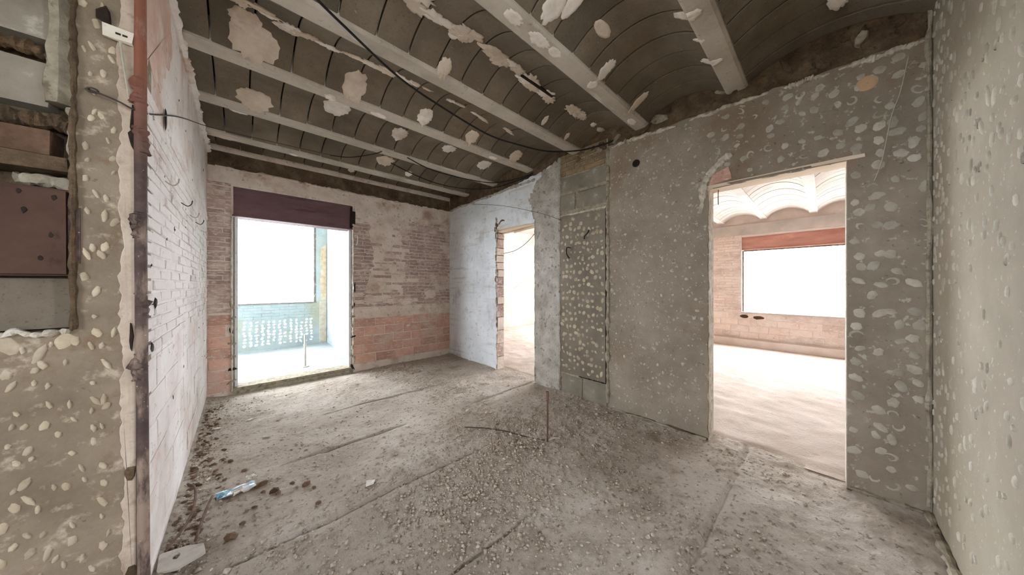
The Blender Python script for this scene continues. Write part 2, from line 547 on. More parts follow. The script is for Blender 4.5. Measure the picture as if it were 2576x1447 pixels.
def blob(n=9, jit=.25, seed=0):
    """a flat irregular dab of radius 1 and height 1 (in local Z)"""
    r = random.Random(seed)
    rad = [1 + r.uniform(-jit, jit) for _ in range(n)]
    vs, fs = [], []
    for s, h in ((1, -.3), (.72, .8)):
        for k in range(n):
            a = 2 * math.pi * k / n
            vs.append((math.cos(a) * rad[k] * s, math.sin(a) * rad[k] * s, h + r.uniform(-.1, .1)))
    vs.append((r.uniform(-.2, .2), r.uniform(-.2, .2), .9))
    for k in range(n):
        j = (k + 1) % n
        fs += [(k, j, j + n, k + n), (k + n, j + n, 2 * n)]
    return vs, fs


def crescent(n=8, sweep=4.2, seed=0):
    r = random.Random(seed)
    vs, fs = [], []
    for k in range(n):
        a = sweep * k / (n - 1)
        wd = .32 * math.sin(math.pi * (k + .6) / (n + .2)) + .08
        for rr, h in ((1 + wd * .3, -.3), (1 - wd * .6, .8), (1 - wd * 1.4, -.3)):
            q = rr * (1 + r.uniform(-.06, .06))
            vs.append((math.cos(a) * q, math.sin(a) * q, h))
    for k in range(n - 1):
        for m in range(2):
            a = k * 3 + m
            fs.append((a, a + 1, a + 4, a + 3))
    return vs, fs


def dabset(mat):
    L = []
    for k in range(9):
        v, f = blob(12, .17, 50 + k)
        L.append(mesh('mortar_dab', v, f, mat, True))
    for k in range(3):
        v, f = crescent(8, 3.2 + k * .9, 80 + k)
        L.append(mesh('mortar_dab', v, f, mat, True))
    return L


D_COOL, D_WARM, D_PALE = dabset(m_dab), dabset(m_dab_warm), dabset(m_chip)
D_PALE2 = [d for k, d in enumerate(D_WARM[:9])]


def dabs(parent, pl, spots, meshes, n=.012, limit=300, near=(0, 0, 1.3)):
    """spots: (u, v, su, sv, rot, variant); the nearest become parts, the rest one stuff part"""
    spots = sorted(spots, key=lambda s: (pl.p(s[0], s[1]) - Vector(near)).length / max(s[2], s[3]))
    rest = Geo()
    for i, (u, v, su, sv, rot, k) in enumerate(spots):
        me = meshes[k % len(meshes)]
        M = pl.mat(u, v, n, rot, su, sv, .0045)
        if i < limit:
            add('mortar_dab', me, parent, M)
        else:
            rest.add([M @ x.co for x in me.vertices], [tuple(p.vertices) for p in me.polygons])
    if rest.v:
        rest.obj('mortar_dabs', meshes[0].materials[0], parent, kind='stuff')


# brick: unit block centred on its back face (x along wall, y up, z out), chamfered
def brickmesh(seed, mat):
    r = random.Random(seed)
    j = lambda a: r.uniform(-a, a)
    vs = []
    for z, e in ((0, 0), (.75, 0), (1, .03)):
        for sx, sy in ((-1, -1), (1, -1), (1, 1), (-1, 1)):
            vs.append((sx * (.5 - e * .45) + j(.012), sy * (.5 - e * 2.2) + j(.05), z + (j(.25) if z == 1 else 0)))
    fs = [(8, 9, 10, 11)]
    for a in (0, 4):
        for k in range(4):
            m = (k + 1) % 4
            fs.append((a + k, a + m, a + m + 4, a + k + 4))
    return mesh('brick', vs, fs, mat)


BRICKS = {}


def bricks(parent, pl, u0, u1, v0, v1, hc, L, mat, jn=.008, proud=.006, holes=(), start=0, skip=0.0, name='brick', maxn=300):
    key = mat.name
    if key not in BRICKS:
        BRICKS[key] = [brickmesh(11 + k, mat) for k in range(6)]
    rows = max(1, round((v1 - v0) / hc))
    hc = (v1 - v0) / rows
    cnt = 0
    for r_ in range(rows):
        v = v0 + (r_ + .5) * hc
        u = u0 - L * (.5 if (r_ + start) % 2 else 0) + R.uniform(-.02, .02)
        while u < u1:
            a, b = max(u, u0), min(u + L - jn, u1)
            u += L
            segs = [(a, b)]
            for (ha, hb, hc0, hc1) in holes:
                if hc0 < v + hc * .5 and hc1 > v - hc * .5:
                    ns = []
                    for (p, q) in segs:
                        if q <= ha or p >= hb:
                            ns.append((p, q))
                        else:
                            if p < ha:
                                ns.append((p, ha))
                            if q > hb:
                                ns.append((hb, q))
                    segs = ns
            for (p, q) in segs:
                if q - p < .04 or R.random() < skip or cnt >= maxn:
                    continue
                cnt += 1
                M = pl.mat((p + q) / 2, v + R.uniform(-.003, .003), -.004, R.uniform(-.006, .006), q - p, hc - jn, proud + .004 + R.uniform(-.002, .003))
                add(name, R.choice(BRICKS[key]), parent, M)


def ridge(name, pts, r, parent, mat, seed=0, flat=.8, smooth=6, rn=.9, sides=8):
    g = Geo().tube(pts, r, sides, smooth, rn, seed, flat)
    return g.obj(name, mat, parent)


# ------------------------------------------------------------------ floors
def floorh(x, y):
    x, y = np.asarray(x, float), np.asarray(y, float)
    rub = np.clip((fbm(x * 1.1 + 3, y * 1.1, 5, 3) - .42) * 4, 0, 1) * np.clip((2.4 - x) / .5, .3, 1)
    h = (fbm(x * 2.1, y * 2.1, 1, 4) - .5) * .018
    h += (fbm(x * 16, y * 16, 2, 3) - .5) * (.008 + .018 * rub)
    h += (fbm(x * 46, y * 46, 8, 2) - .5) * (.004 + .011 * rub)
    for k, gy in enumerate((.42, 1.14, 1.86, 2.65, 3.40, 4.12)):
        wob = (fbm(x * 2.5, np.full_like(x, gy * 3), 30 + k, 2) - .5) * .03
        on = np.clip((fbm(x * 1.3 + 7 * k, np.full_like(x, gy), 40 + k, 2) - .38) * 6, 0, 1)
        d = y - gy - wob
        h -= on * .016 * np.exp(-(d / .013) ** 2)
        h += on * .004 / (1 + np.exp(-d / .012))
    h += .022 * np.exp(-((x - XL) / .07) ** 2) * (y > 1.6)
    h += .015 * np.exp(-((XR - x) / .06) ** 2) * fbm(y * 5, x * 0 + 2, 9, 2) * (1 - ((y > -.12) & (y < .68))) * (1 - ((y > 2.6) & (y < 3.4)))
    # a shallow break in the screed near the camera
    h -= .012 * np.clip((fbm(x * 1.7 + 9, y * 1.7 + 2, 21, 3) - .56) * 9, 0, 1)
    return h


def gridfloor(name, x0, x1, y0, y1, step, mat, hf, z=0.0):
    nx, ny = int((x1 - x0) / step) + 1, int((y1 - y0) / step) + 1
    xs, ys = np.linspace(x0, x1, nx), np.linspace(y0, y1, ny)
    X, Y = np.meshgrid(xs, ys)
    Z = hf(X, Y) + z
    V = np.stack([X.ravel(), Y.ravel(), Z.ravel()], 1)
    i = np.arange(nx * ny).reshape(ny, nx)
    F = np.stack([i[:-1, :-1].ravel(), i[:-1, 1:].ravel(), i[1:, 1:].ravel(), i[1:, :-1].ravel()], 1)
    me = bpy.data.meshes.new(name)
    me.vertices.add(len(V))
    me.vertices.foreach_set('co', V.ravel())
    me.loops.add(F.size)
    me.loops.foreach_set('vertex_index', F.ravel())
    me.polygons.add(len(F))
    me.polygons.foreach_set('loop_start', np.arange(0, F.size, 4))
    me.polygons.foreach_set('use_smooth', np.ones(len(F), bool))
    me.update(calc_edges=True)
    me.validate()
    me.materials.append(mat)
    return add(name, me, kind='structure')


Geo().box((-2.8, -3.85, -.4), (X2 + .25, YB2 + .25, -.06)).obj('floor', m_dark, kind='structure')  # unseen base slab, added under the floors to stop light leaks
FLOOR = gridfloor('floor', -.30, XR + .16, -.60, YF + .02, .0095, m_floor, floorh)
gridfloor('floor', -2.75, -.30, -3.8, 1.95, .12, m_floor, lambda x, y: (fbm(x * 2, y * 2, 3) - .5) * .01)
gridfloor('floor', -.30, XR + .07, -3.8, -.60, .12, m_floor, lambda x, y: (fbm(x * 2, y * 2, 3) - .5) * .01)
gridfloor('floor', XR + .10, X2 + .02, -3.0, YB2 + .02, .04, m_floor2,
          lambda x, y: (fbm(x * 2, y * 2, 3) - .5) * .012 + (fbm(x * 9, y * 9, 6, 3) - .5) * .016 - .012 * (x < XR + .2))
add('ground', mesh('ground', [(-60, -60, -6), (80, -60, -6), (80, 80, -6), (-60, 80, -6)], [(0, 1, 2, 3)], m_ground), kind='structure')

# ------------------------------------------------------------------ walls
D2 = (-.096, .657, -.1, 2.11)      # wide doorway in the right wall
D1 = (2.596, 3.395, -.1, 2.14)     # narrow doorway
DB = (-.070, 1.205, -.1, 2.46)     # balcony door opening, with the shutter housing above it
WE = (-1.6, 1.205, .715, 2.31)     # window of the second room
WE2 = (2.4, 5.6, .05, 2.10)        # unseen opening added to let more light into the second room
W_R = wall('wall_right', P_R, -3.0, YB2, -.05, ZC, [D2, D1], .14, m_rubble)
W_F = wall('wall_far', P_F, -.50, XR, -.05, ZC, [DB], .22, m_mortar)
W_L = wall('wall_left', P_L, YS + .16, YF, -.05, ZC, [], .16, m_wash)
W_N = wall('wall_near', P_N, 1.25, XR, -.05, ZC, [], .15, m_grey_near)
RECESS = (-.80, -.440, 1.135, 2.62)
W_S = wall('wall_passage', P_S, -2.60, XL, -.05, ZC, [RECESS], .16, m_tan)
W_SB = wall('wall_recess', Plane('y', YS + .15, -1), -.82, -.42, 1.05, 2.7, [], .06, m_rubble)
wall('wall_west', Plane('x', -2.6, 1), -3.6, 1.95, -.05, ZC, [(-.4, .5, 1.0, 2.1)], .15, m_tan)  # out of view; its window is added to light the near walls
wall('wall_south', Plane('y', -3.6, 1), -2.6, XR, -.05, ZC, [(-.5, .7, 1.0, 2.1)], .18, m_tan)  # behind the camera; its window is added to bring in light
W_E = wall('wall_east', P_E, -3.0, YB2, -.05, ZC, [WE, WE2], .22, m_mortar_p)
W_B = wall('wall_north', P_B, XR + .14, X2, -.05, ZC, [], .2, m_mortar_p)
wall('wall_second_south', Plane('y', -3.0, 1), XR + .14, X2, -.05, ZC, [], .2, m_mortar_p)

# ---- ceiling: joists, vault blocks
CEIL = Geo().box((-2.8, -3.85, ZC), (XR + .07, YF + .24, ZC + .12)).obj('ceiling', m_dark, kind='structure')
CEIL2 = Geo().box((XR + .07, -3.25, ZC), (X2 + .25, YB2 + .25, ZC + .12)).obj('ceiling', m_vault2, kind='structure')
JY = [-.275 + .745 * k for k in range(8)]
JW, RISE = .062, .115


def vz(y, jz=JZ, j0=-.275, sp=.745, jw=JW, rise=RISE):
    k = math.floor((y - j0) / sp)
    t = y - (j0 + k * sp)
    if t < jw or t > sp - jw:
        return jz
    half = (sp - 2 * jw) / 2
    rr = (half * half + rise * rise) / (2 * rise)
    return jz + .014 + rise - rr + math.sqrt(max(0, rr * rr - (t - sp / 2) ** 2))


def vaultblock(L, sp, jw, rise, mat):
    half = (sp - 2 * jw) / 2 + .004
    rr = (half * half + rise * rise) / (2 * rise)
    n = 10
    pr = []
    for k in range(n + 1):
        t = -half + 2 * half * k / n
        pr.append((t, rise - rr + math.sqrt(max(0, rr * rr - t * t))))
    vs, fs = [], []
    for x, e in ((0, .003), (.004, 0), (L - .004, 0), (L, .003)):
        for (t, z) in pr:
            vs.append((x, t, z + e))
    m = n + 1
    for a in range(3):
        for k in range(n):
            fs.append((a * m + k, a * m + k + 1, (a + 1) * m + k + 1, (a + 1) * m + k))
    b = len(vs)
    for x in (0, L):
        for (t, z) in pr:
            vs.append((x, t, z + .035))
    for k in range(n):
        fs.append((k, k + 1, b + k + 1, b + k))
        fs.append((3 * m + k, 3 * m + k + 1, b + m + k + 1, b + m + k))
    return mesh('vault_block', vs, fs, mat, False)


VB = vaultblock(.1955, .745, JW, RISE, m_vault)
for j, y in enumerate(JY[:7]):
    if j == 0:
        continue
    x0 = XL if y > YS else -2.6
    g = Geo()
    nseg = 26
    xs = [x0 + (XR - x0) * k / nseg for k in range(nseg + 1)]
    vs, fs = [], []
    for x in xs:
        e = .004 * nz(x * 3, y * 5, 3)
        for (dy, z) in ((-JW - .012, 2.99), (-JW - .012, JZ + .035), (-JW - .006, JZ + .012 + e * .4), (-JW + .010, JZ + e), (JW - .010, JZ + e), (JW + .006, JZ + .012 + e * .4), (JW + .012, JZ + .035), (JW + .012, 2.99)):
            vs.append((x, y + dy + e * .6, z))
    for i in range(nseg):
        for k in range(7):
            a = i * 8 + k
            fs.append((a, a + 1, a + 9, a + 8))
    g.add(vs, fs).obj('joist', m_joist, CEIL)
VB0 = vaultblock(.1955, .945, JW, .13, m_vault)
for j in range(7):
    yc = JY[j] + .3725 if j else -.001
    k = 0
    x = XL - R.uniform(.02, .15)
    while x < XR - .01:
        if .681 * (x + .2) + .732 * (yc + .37) > 1.25:
            L = min(.205, XR - x)
            add('vault_block', VB if j else VB0, CEIL, Matrix.Translation((x, yc, JZ + .014 + R.uniform(-.003, .004))) @ Matrix.Rotation(R.uniform(-.006, .006), 4, 'X') @ Matrix.Diagonal((L / .205, 1, 1, 1)))
        x += .205


def patch(cx, cy, rx, ry, mat, seed, name='plaster_patch', spike=.35, th=.006, parent=None, rot=0.0):
    r = random.Random(seed)
    n = 34
    rad = [1 + spike * (nz(k * .9, seed * 1.7, seed) * .55 + r.uniform(-.3, .3)) for k in range(n)]
    vs, fs = [], []
    for s in (1.0, .93, .6, .3):
        for k in range(n):
            a = 2 * math.pi * k / n
            px, py = math.cos(a) * rad[k] * s * rx, math.sin(a) * rad[k] * s * ry
            x, y = cx + px * math.cos(rot) - py * math.sin(rot), cy + px * math.sin(rot) + py * math.cos(rot)
            x = min(max(x, XL + .004), XR - .02)
            q = -.002 if s == 1.0 else th * (1 + .5 * nz(x * 20, y * 20, seed))
            vs.append((x, y, vz(y) - q))
    vs.append((cx, cy, vz(cy) - th))
    for i in range(3):
        for k in range(n):
            m = (k + 1) % n
            fs.append((i * n + k, i * n + m, (i + 1) * n + m, (i + 1) * n + k))
    for k in range(n):
        fs.append((3 * n + k, 3 * n + (k + 1) % n, 4 * n))
    return add(name, mesh(name, vs, fs, mat, True), parent or CEIL)


for s, (x, y, rx, ry, t) in enumerate([
        (.064, 2.54, .155, .15, 1), (.02, 2.43, .10, .10, 1), (.663, 2.55, .10, .15, 1), (.083, 3.31, .14, .10, 1), (.648, 3.07, .13, .17, 0),
        (.60, 3.70, .06, .09, 0), (.72, 3.66, .07, .07, 0), (1.257, 3.14, .10, .14, 0), (1.27, 2.56, .08, .09, 0), (1.806, 2.57, .085, .09, 1),
        (1.833, 3.08, .105, .12, 0), (2.427, 3.16, .105, .12, 0), (2.458, 2.58, .095, .10, 1), (1.386, 3.93, .12, .13, 1), (1.158, 4.63, .05, .06, 0),
        (1.07, 1.86, .06, .07, 1), (1.31, 1.05, .075, .10, 0), (1.40, .98, .05, .11, 0), (1.128, 1.20, .08, .045, 0), (1.35, 1.205, .10, .05, 0), (1.50, 1.20, .07, .04, 0),
        (1.958, 1.09, .055, .08, 0), (1.948, 1.20, .05, .05, 0), (2.501, 1.09, .05, .10, 1), (1.863, .535, .045, .09, 0), (2.361, .53, .035, .08, 0), (2.10, .535, .02, .04, 0),
        (2.463, -.05, .13, .05, 0), (.10, 3.70, .09, .05, 0), (-.02, 3.78, .08, .05, 0), (-.14, 4.20, .12, .05, 1), (2.134, 1.83, .03, .05, 1), (2.514, 1.85, .03, .04, 1),
        (.528, 2.72, .05, .05, 0), (.209, 2.35, .09, .03, 0), (1.62, 3.72, .05, .06, 0), (2.05, 3.66, .08, .05, 0), (1.75, 4.05, .06, .05, 0), (.45, 4.22, .05, .03, 0),
        (2.62, 3.44, .08, .04, 0), (2.66, 1.22, .08, .04, 0), (.9, 2.71, .08, .04, 0), (2.2, 2.70, .07, .04, 0)]):
    patch(x, y, rx * .84, ry * .84, m_splat_b if t else m_splat, 200 + s)
for s, (x, y) in enumerate([(1.685, .965)]):
    patch(x, y, .085, .036, m_splat_b, 300 + s, spike=.1)
# ragged plaster smears along the crowns of two vaults
for s, (x, y, L, wd) in enumerate([(.62, 1.575, .20, .055), (.90, 1.60, .20, .07), (1.18, 1.60, .22, .075), (1.45, 1.615, .18, .06), (1.70, 1.625, .22, .07), (1.98, 1.63, .16, .05),
                                   (2.25, 1.62, .18, .055), (2.50, 1.61, .16, .045), (2.72, 1.60, .10, .06),
                                   (.10, 2.30, .16, .035), (.32, 2.335, .18, .05), (.58, 2.32, .18, .045), (.85, 2.29, .18, .04), (1.10, 2.275, .14, .03), (1.45, 2.27, .10, .03), (1.75, 2.30, .14, .03), (2.05, 2.30, .12, .025)]):
    for q in range(3):
        patch(x + R.uniform(-.8, .8) * L, y + R.uniform(-.5, .5) * wd, L * R.uniform(.25, .6), wd * R.uniform(.4, .85), m_splat_b if (s + q) % 3 else m_splat, 400 + s * 3 + q, name='plaster_smear', spike=.8, th=.008, rot=R.uniform(-.25, .25))
# a chase cut along the nearer crown
Geo().box((1.60, 1.600, 2.9285), (1.98, 1.622, 2.945)).obj('chase', m_dark, CEIL)

# second room ceiling
J2Z, J2S, J2W, J2R = 2.63, .70, .055, .13
VB2 = vaultblock(.1955, J2S, J2W, J2R, m_vault2)
for j in range(-2, 6):
    y = .14 + J2S * j
    Geo().box((XR + .141, y - J2W, J2Z), (X2 - .001, y + J2W, 2.99)).obj('joist', m_vault2, CEIL2)
    if -1 <= j <= 3:
        x = XR + .15
        while x < X2 - .05:
            add('vault_block', VB2, CEIL2, Matrix.Translation((x, y + J2S / 2, J2Z + .012 + R.uniform(-.004, .004))) @ Matrix.Rotation(R.uniform(-.008, .008), 4, 'X') @ Matrix.Diagonal((min(.205, X2 - x) / .205, 1, 1, 1)))
            x += .205
Geo().box((XR + .141, -3.0, 2.95), (X2, YB2, 2.99)).obj('soffit', m_vault2, CEIL2)

# ---- right wall: coats of plaster, niche, doorways
slab('plaster_coat', rag([(YN, .0, 0), (D2[0], .0, 0), (D2[0], 2.09, .006), (D2[1], 2.09, .008), (D2[1], .025, 0), (.9, .03, .010), (1.56, .01, .010), (1.56, 2.76, .012), (YN, 2.70, 0)], seed=3), P_R, .013, m_grey, W_R)
slab('plaster_coat', rag([(2.20, .02, .0), (D1[0], .0, .012), (D1[0], 2.12, .006), (D1[1], 2.14, .02), (D1[1], .0, 0), (YF, .0, 0), (YF, 2.665, .012), (3.5, 2.68, .015), (2.62, 2.74, .02), (2.20, 2.80, .01)], seed=5), P_R, .012, m_white, W_R)
slab('rough_plaster', rag([(2.20, .0, .0), (D1[0], .0, .010), (D1[0], 2.15, .03), (2.72, 2.45, .05), (2.45, 2.76, .03), (2.20, 2.80, .012)], step=.025, seed=8), P_R, .022, m_rough, W_R, n0=.006)
# niche filled with brick, block and a rendered panel
NU0, NU1 = 1.565, 2.195
slab('niche_backing', [(NU0, 0), (NU1, 0), (NU1, 2.85), (NU0, 2.85)], P_R, .003, m_ridge_d, W_R)
bricks(W_R, P_R, NU0 + .01, NU1 - .01, 2.59, 2.85, .052, .26, m_brick_o, proud=.010)
bricks(W_R, P_R, NU0 + .01, NU1 - .01, 2.385, 2.585, .2, .62, m_block, jn=.02, proud=.010, name='concrete_block')
bricks(W_R, P_R, NU0 + .01, NU1 - .01, 2.175, 2.38, .2, .41, m_block, jn=.02, proud=.010, name='concrete_block')
bricks(W_R, P_R, NU0 + .01, NU1 - .01, .0, .235, .22, .30, m_block, jn=.014, proud=.010, name='concrete_block')
PANEL = slab('infill_panel', rag([(1.585, .255, .006), (2.185, .25, .006), (2.185, 2.12, .006), (1.585, 2.10, .004)], seed=12), P_R, .015, m_panel, W_R)
ridge('plaster_ridge', [P_R.p(1.560, z, .008) for z in np.linspace(.05, 2.74, 40)], .020, W_R, m_ridge_d, 3, smooth=2)
ridge('plaster_ridge', [P_R.p(2.200, z, .008) for z in np.linspace(.04, 2.84, 40)], .022, W_R, m_rough, 4, smooth=2)
ridge('plaster_ridge', [P_R.p(u, 2.125 + .01 * nz(u * 9, 1), .008) for u in np.linspace(1.58, 2.19, 12)], .014, W_R, m_ridge, 6, smooth=2)
Geo().box(P_R.p(1.574, .25, .004), P_R.p(1.586, 2.12, .018), .002).obj('panel_crack', m_dark, W_R)
ridge('panel_crack', [P_R.p(u, .245, .012) for u in np.linspace(1.58, 1.92, 7)], .006, W_R, m_dark, 16)


def spots(u0, u1, v0, v1, du, dv, s0, s1, keep, asp=1.0, avoid=(), seed=1, cres=.2, jit=.3):
    r = random.Random(seed)
    L = []
    nu, nv = max(1, round((u1 - u0) / du)), max(1, round((v1 - v0) / dv))
    for i in range(nu):
        for j in range(nv):
            u = u0 + (i + .5 + r.uniform(-jit, jit)) * (u1 - u0) / nu
            v = v0 + (j + .5 + r.uniform(-jit, jit)) * (v1 - v0) / nv
            k = keep(u, v) if callable(keep) else keep
            if r.random() > k or any(a < u < b and c < v < d for a, b, c, d in avoid):
                continue
            s = r.uniform(s0, s1)
            var = r.randrange(9, 12) if r.random() < cres else r.randrange(9)
            q = r.uniform(.75, 1.2)
            L.append((u, v, s * q, s * asp / q, r.uniform(-.5, .5) if asp != 1 else r.uniform(0, 6.28), var))
    return L


d2a = (D2[0] - .03, D2[1] + .02, 0, 2.13)
sp = spots(-.40, -.10, .06, 2.66, .085, .088, .020, .030, .86, seed=2, cres=.22)
sp += spots(-.10, .66, 2.15, 2.68, .085, .085, .018, .028, .72, avoid=[d2a, (-.26, -.10, 2.47, 2.6)], seed=3)
sp += spots(.68, 1.54, .10, 2.68, .052, .060, .006, .0155, lambda u, v: .62 if .1 < v < 1.35 or v > 2.2 else .5, avoid=[(1.20, 1.31, 2.42, 2.55)], seed=4, cres=.32, jit=.42)
dabs(W_R, P_R, sp, D_COOL, .013)
sp = spots(1.60, 2.175, .28, 1.98, .060, .080, .012, .026, .95, seed=5, cres=.0, jit=.32) + spots(1.62, 2.17, 1.98, 2.10, .11, .08, .018, .03, .7, seed=6, cres=0)
dabs(PANEL, P_R, sp, D_PALE2, .015)
# broken edges along the ceiling
for k, (a, b, za, zb) in enumerate([(1.52, .90, 2.735, 2.715), (.80, .28, 2.72, 2.705), (.20, -.02, 2.70, 2.69), (-.06, -.39, 2.69, 2.675)]):
    ridge('plaster_ridge', [P_R.p(a + (b - a) * t, za + (zb - za) * t + .012 * nz(t * 7, k), .010) for t in np.linspace(0, 1, 16)], lambda t: .020 * (1 - .6 * abs(2 * t - 1) ** 3), W_R, m_ridge, 20 + k, smooth=3)
ridge('plaster_ridge', [P_R.p(u, 2.66 + .03 * (4.7 - u) / 2 + .015 * nz(u * 4, 2), .010) for u in np.linspace(4.74, 2.6, 40)], .022, W_R, m_rough, 27, smooth=2)
# lumps of rubble above the plaster line
for k in range(26):
    u = R.uniform(-.38, 2.2)
    v, f = blob(8, .35, 600 + k)
    M = P_R.mat(u, R.uniform(2.74, 2.86), .0, R.uniform(0, 6), R.uniform(.03, .08), R.uniform(.02, .045), R.uniform(.015, .035))
    add('rubble_lump', mesh('rubble_lump', v, f, m_rubble if k % 4 else m_ridge_d), W_R, M)

# wide doorway: lintel board, reveals, broken corner
DOOR3 = add('door_3', mesh('door_3', *(lambda g: (g.v, g.f))(Geo().box((XR - .012, D2[0] - .05, 2.090), (XR + .15, D2[1] + .045, 2.118), .003)), m_wood), kind='structure')
Geo().box((XR - .004, D2[1] - .002, .0), (XR + .142, D2[1] + .004, 2.09)).obj('jamb', m_ridge, DOOR3)
Geo().box((XR - .004, D2[0] - .004, .0), (XR + .142, D2[0] + .002, 2.09)).obj('jamb', m_ridge, DOOR3)
Geo().box((XR - .020, D2[0] - .075, 2.095), (XR + .01, D2[0] + .16, 2.113), .004).obj('splintered_batten', m_wood, DOOR3)
Geo().box((XR - .015, D2[1] - .03, 2.080), (XR + .02, D2[1] + .06, 2.095), .004).obj('splintered_batten', m_wood, DOOR3)
slab('exposed_brick', rag([(.655, 2.115, .0), (.63, 2.20, .008), (.52, 2.24, .01), (.50, 2.135, 0)], seed=31), P_R, .017, m_brick_r, W_R)
for k, (pts, r_) in enumerate([([(.70, 2.02), (.685, 2.14), (.64, 2.22), (.56, 2.30), (.50, 2.33)], .026), ([(.74, 2.17), (.70, 2.19), (.66, 2.20)], .030), ([(.72, 1.90), (.70, 2.0), (.70, 2.10)], .018)]):
    ridge('plaster_lump', [P_R.p(u, v, .012) for u, v in pts], r_, W_R, m_ridge, 40 + k, flat=.5)
for k, v in enumerate(np.arange(.15, 2.05, .17)):
    ridge('plaster_chip', [P_R.p(.664 + R.uniform(-.004, .006), v, .004), P_R.p(.662, v + .05, .006), P_R.p(.666, v + .05 + R.uniform(.02, .07), .004)], .007, W_R, m_ridge, 60 + k)

# narrow doorway: toothed brick reveal, plank lintel
DOOR2 = add('door_2', mesh('door_2', *(lambda g: (g.v, g.f))(Geo().box((XR - .002, D1[0] - .03, 2.120), (XR + .15, D1[1] + .03, 2.150), .002)), m_wood), kind='structure')
Geo().box((XR + .02, D1[0] + .001, 2.090), (XR + .07, D1[1] - .001, 2.119), .003).obj('batten', m_wood, DOOR2)
Geo().box((XR + .095, D1[0] + .001, 2.085), (XR + .145, D1[1] - .001, 2.119), .003).obj('batten', m_wood, DOOR2)
Geo().tube([(XR + .03, D1[0] + .04, 2.085), (XR + .13, D1[0] + .55, 2.08)], .018, 4, 1).obj('batten', m_wood, DOOR2)
z = 0.0
k = 0
while z < 2.08:
    h = R.choice([.055, .055, .11, .14]) if z > .9 else .20
    d = R.choice([0, .012, .02, -.006]) if z > .9 else R.uniform(-.004, .004)
    Geo().box((XR + R.uniform(-.010, .012), D1[1] - .012 - d, z + .004), (XR + .13, D1[1] + .03, min(z + h, 2.08) - .004), .003).obj('brick', m_brick_t if R.random() < .5 else m_mortar, DOOR2)
    z += h
for k, v in enumerate(np.arange(1.0, 2.25, .11)):
    ridge('plaster_chip', [P_R.p(D1[1] + R.uniform(-.015, .012), v, .010), P_R.p(D1[1] + R.uniform(-.02, .02), v + .05, .014), P_R.p(D1[1] + .004, v + .10, .01)], R.uniform(.010, .018), W_R, m_rough if k % 3 else m_ridge_d, 80 + k)
ridge('rubble_lump', [P_R.p(3.42, 2.10, .004), P_R.p(3.40, 2.17, .010), P_R.p(3.36, 2.21, .008)], .026, W_R, m_rubble, 95, flat=.6)
ridge('rubble_lump', [P_R.p(3.34, 2.20, .004), P_R.p(3.27, 2.25, .008), P_R.p(3.21, 2.24, .004)], .016, W_R, m_rubble, 96, flat=.6)
ridge('plaster_ridge', [P_R.p(D1[0] - .004, z, .016) for z in np.linspace(.03, 2.14, 30)], .012, W_R, m_rough, 97, smooth=2)
# faint courses of rendered blocks on the white wall
for r_ in range(9):
    zb = .06 + r_ * .205
    u = 3.46 + (.10 if r_ % 2 else 0)
    while u < 4.72:
        b = min(u + .42, 4.735)
        if b - u > .08:
            slab('rendered_block', [(u + .004, zb + .004), (b - .004, zb + .004), (b - .004, zb + .200), (u + .004, zb + .200)], P_R, .0145 + R.uniform(-.001, .0015), m_white, W_R, n0=.006, bevel=.004)
        u = b

# ---- far wall
hol = [(DB[0] - .02, DB[1] + .01, -1, 2.52)]
bricks(W_F, P_F, DB[1] + .012, XR - .005, .115, .79, .135, .30, m_brick_r, jn=.012, proud=.007)
bricks(W_F, P_F, DB[1] + .012, XR - .005, .955, 2.50, .0552, .285, m_brick_t, jn=.010, proud=.005, skip=.06)
bricks(W_F, P_F, XL + .004, DB[0] - .02, .05, .95, .135, .30, m_brick_r, jn=.010, proud=.007)
bricks(W_F, P_F, XL + .004, DB[0] - .02, .97, 2.50, .0552, .285, m_brick_t, jn=.010, proud=.004, skip=.05)
slab('plaster_patch', rag([(1.34, 1.0, .03), (1.93, 1.0, .03), (2.0, 1.5, .03), (1.92, 2.3, .03), (1.42, 2.32, .03), (1.50, 1.7, .04)], seed=50), P_F, .0058, m_mortar, W_F)
slab('plaster_patch', rag([(1.22, .80, .02), (2.84, .80, .02), (2.84, .95, .02), (1.22, .94, .02)], seed=51), P_F, .009, m_mortar, W_F)
slab('plaster_patch', rag([(1.23, 2.30, .02), (1.62, 2.18, .03), (1.95, 2.34, .03), (2.84, 2.40, .02), (2.84, 2.62, .012), (-.28, 2.66, .012), (-.28, 2.48, .01), (1.23, 2.475, .01)][::1], seed=52), P_F, .010, m_mortar, W_F)
for k, (u, v, a, b) in enumerate([(2.45, 1.12, .16, .09), (2.50, 2.24, .07, .06), (1.55, 1.28, .14, .10), (1.80, 1.55, .10, .08), (1.72, 1.95, .13, .10), (2.05, .62, .04, .025), (2.0, 1.0, .12, .05), (1.45, 1.06, .12, .05)]):
    v_, f_ = blob(11, .3, 700 + k)
    add('plaster_patch', mesh('plaster_patch', v_, f_, m_mortar), W_F, P_F.mat(u, v, .004, 0, a, b, .009))
for k, (a, b, z0) in enumerate([(-.22, .55, 2.655), (.62, 1.0, 2.645), (1.08, 1.62, 2.64), (1.70, 2.25, 2.635), (2.30, 2.83, 2.64)]):
    ridge('plaster_ridge', [P_F.p(u, z0 + .012 * nz(u * 6, k), .010) for u in np.linspace(a, b, 14)], .018, W_F, m_mortar, 110 + k, smooth=2)
for k in range(12):
    v_, f_ = blob(8, .35, 750 + k)
    add('rubble_lump', mesh('rubble_lump', v_, f_, m_rubble), W_F, P_F.mat(R.uniform(-.2, 2.8), R.uniform(2.68, 2.76), 0, R.uniform(0, 6), R.uniform(.04, .10), .03, .03))
slab('rubble_band', rag([(-.28, 2.665, .012), (2.84, 2.65, .012), (2.84, 2.84, 0), (-.28, 2.84, 0)], seed=57), P_F, .004, m_rubble, W_F)

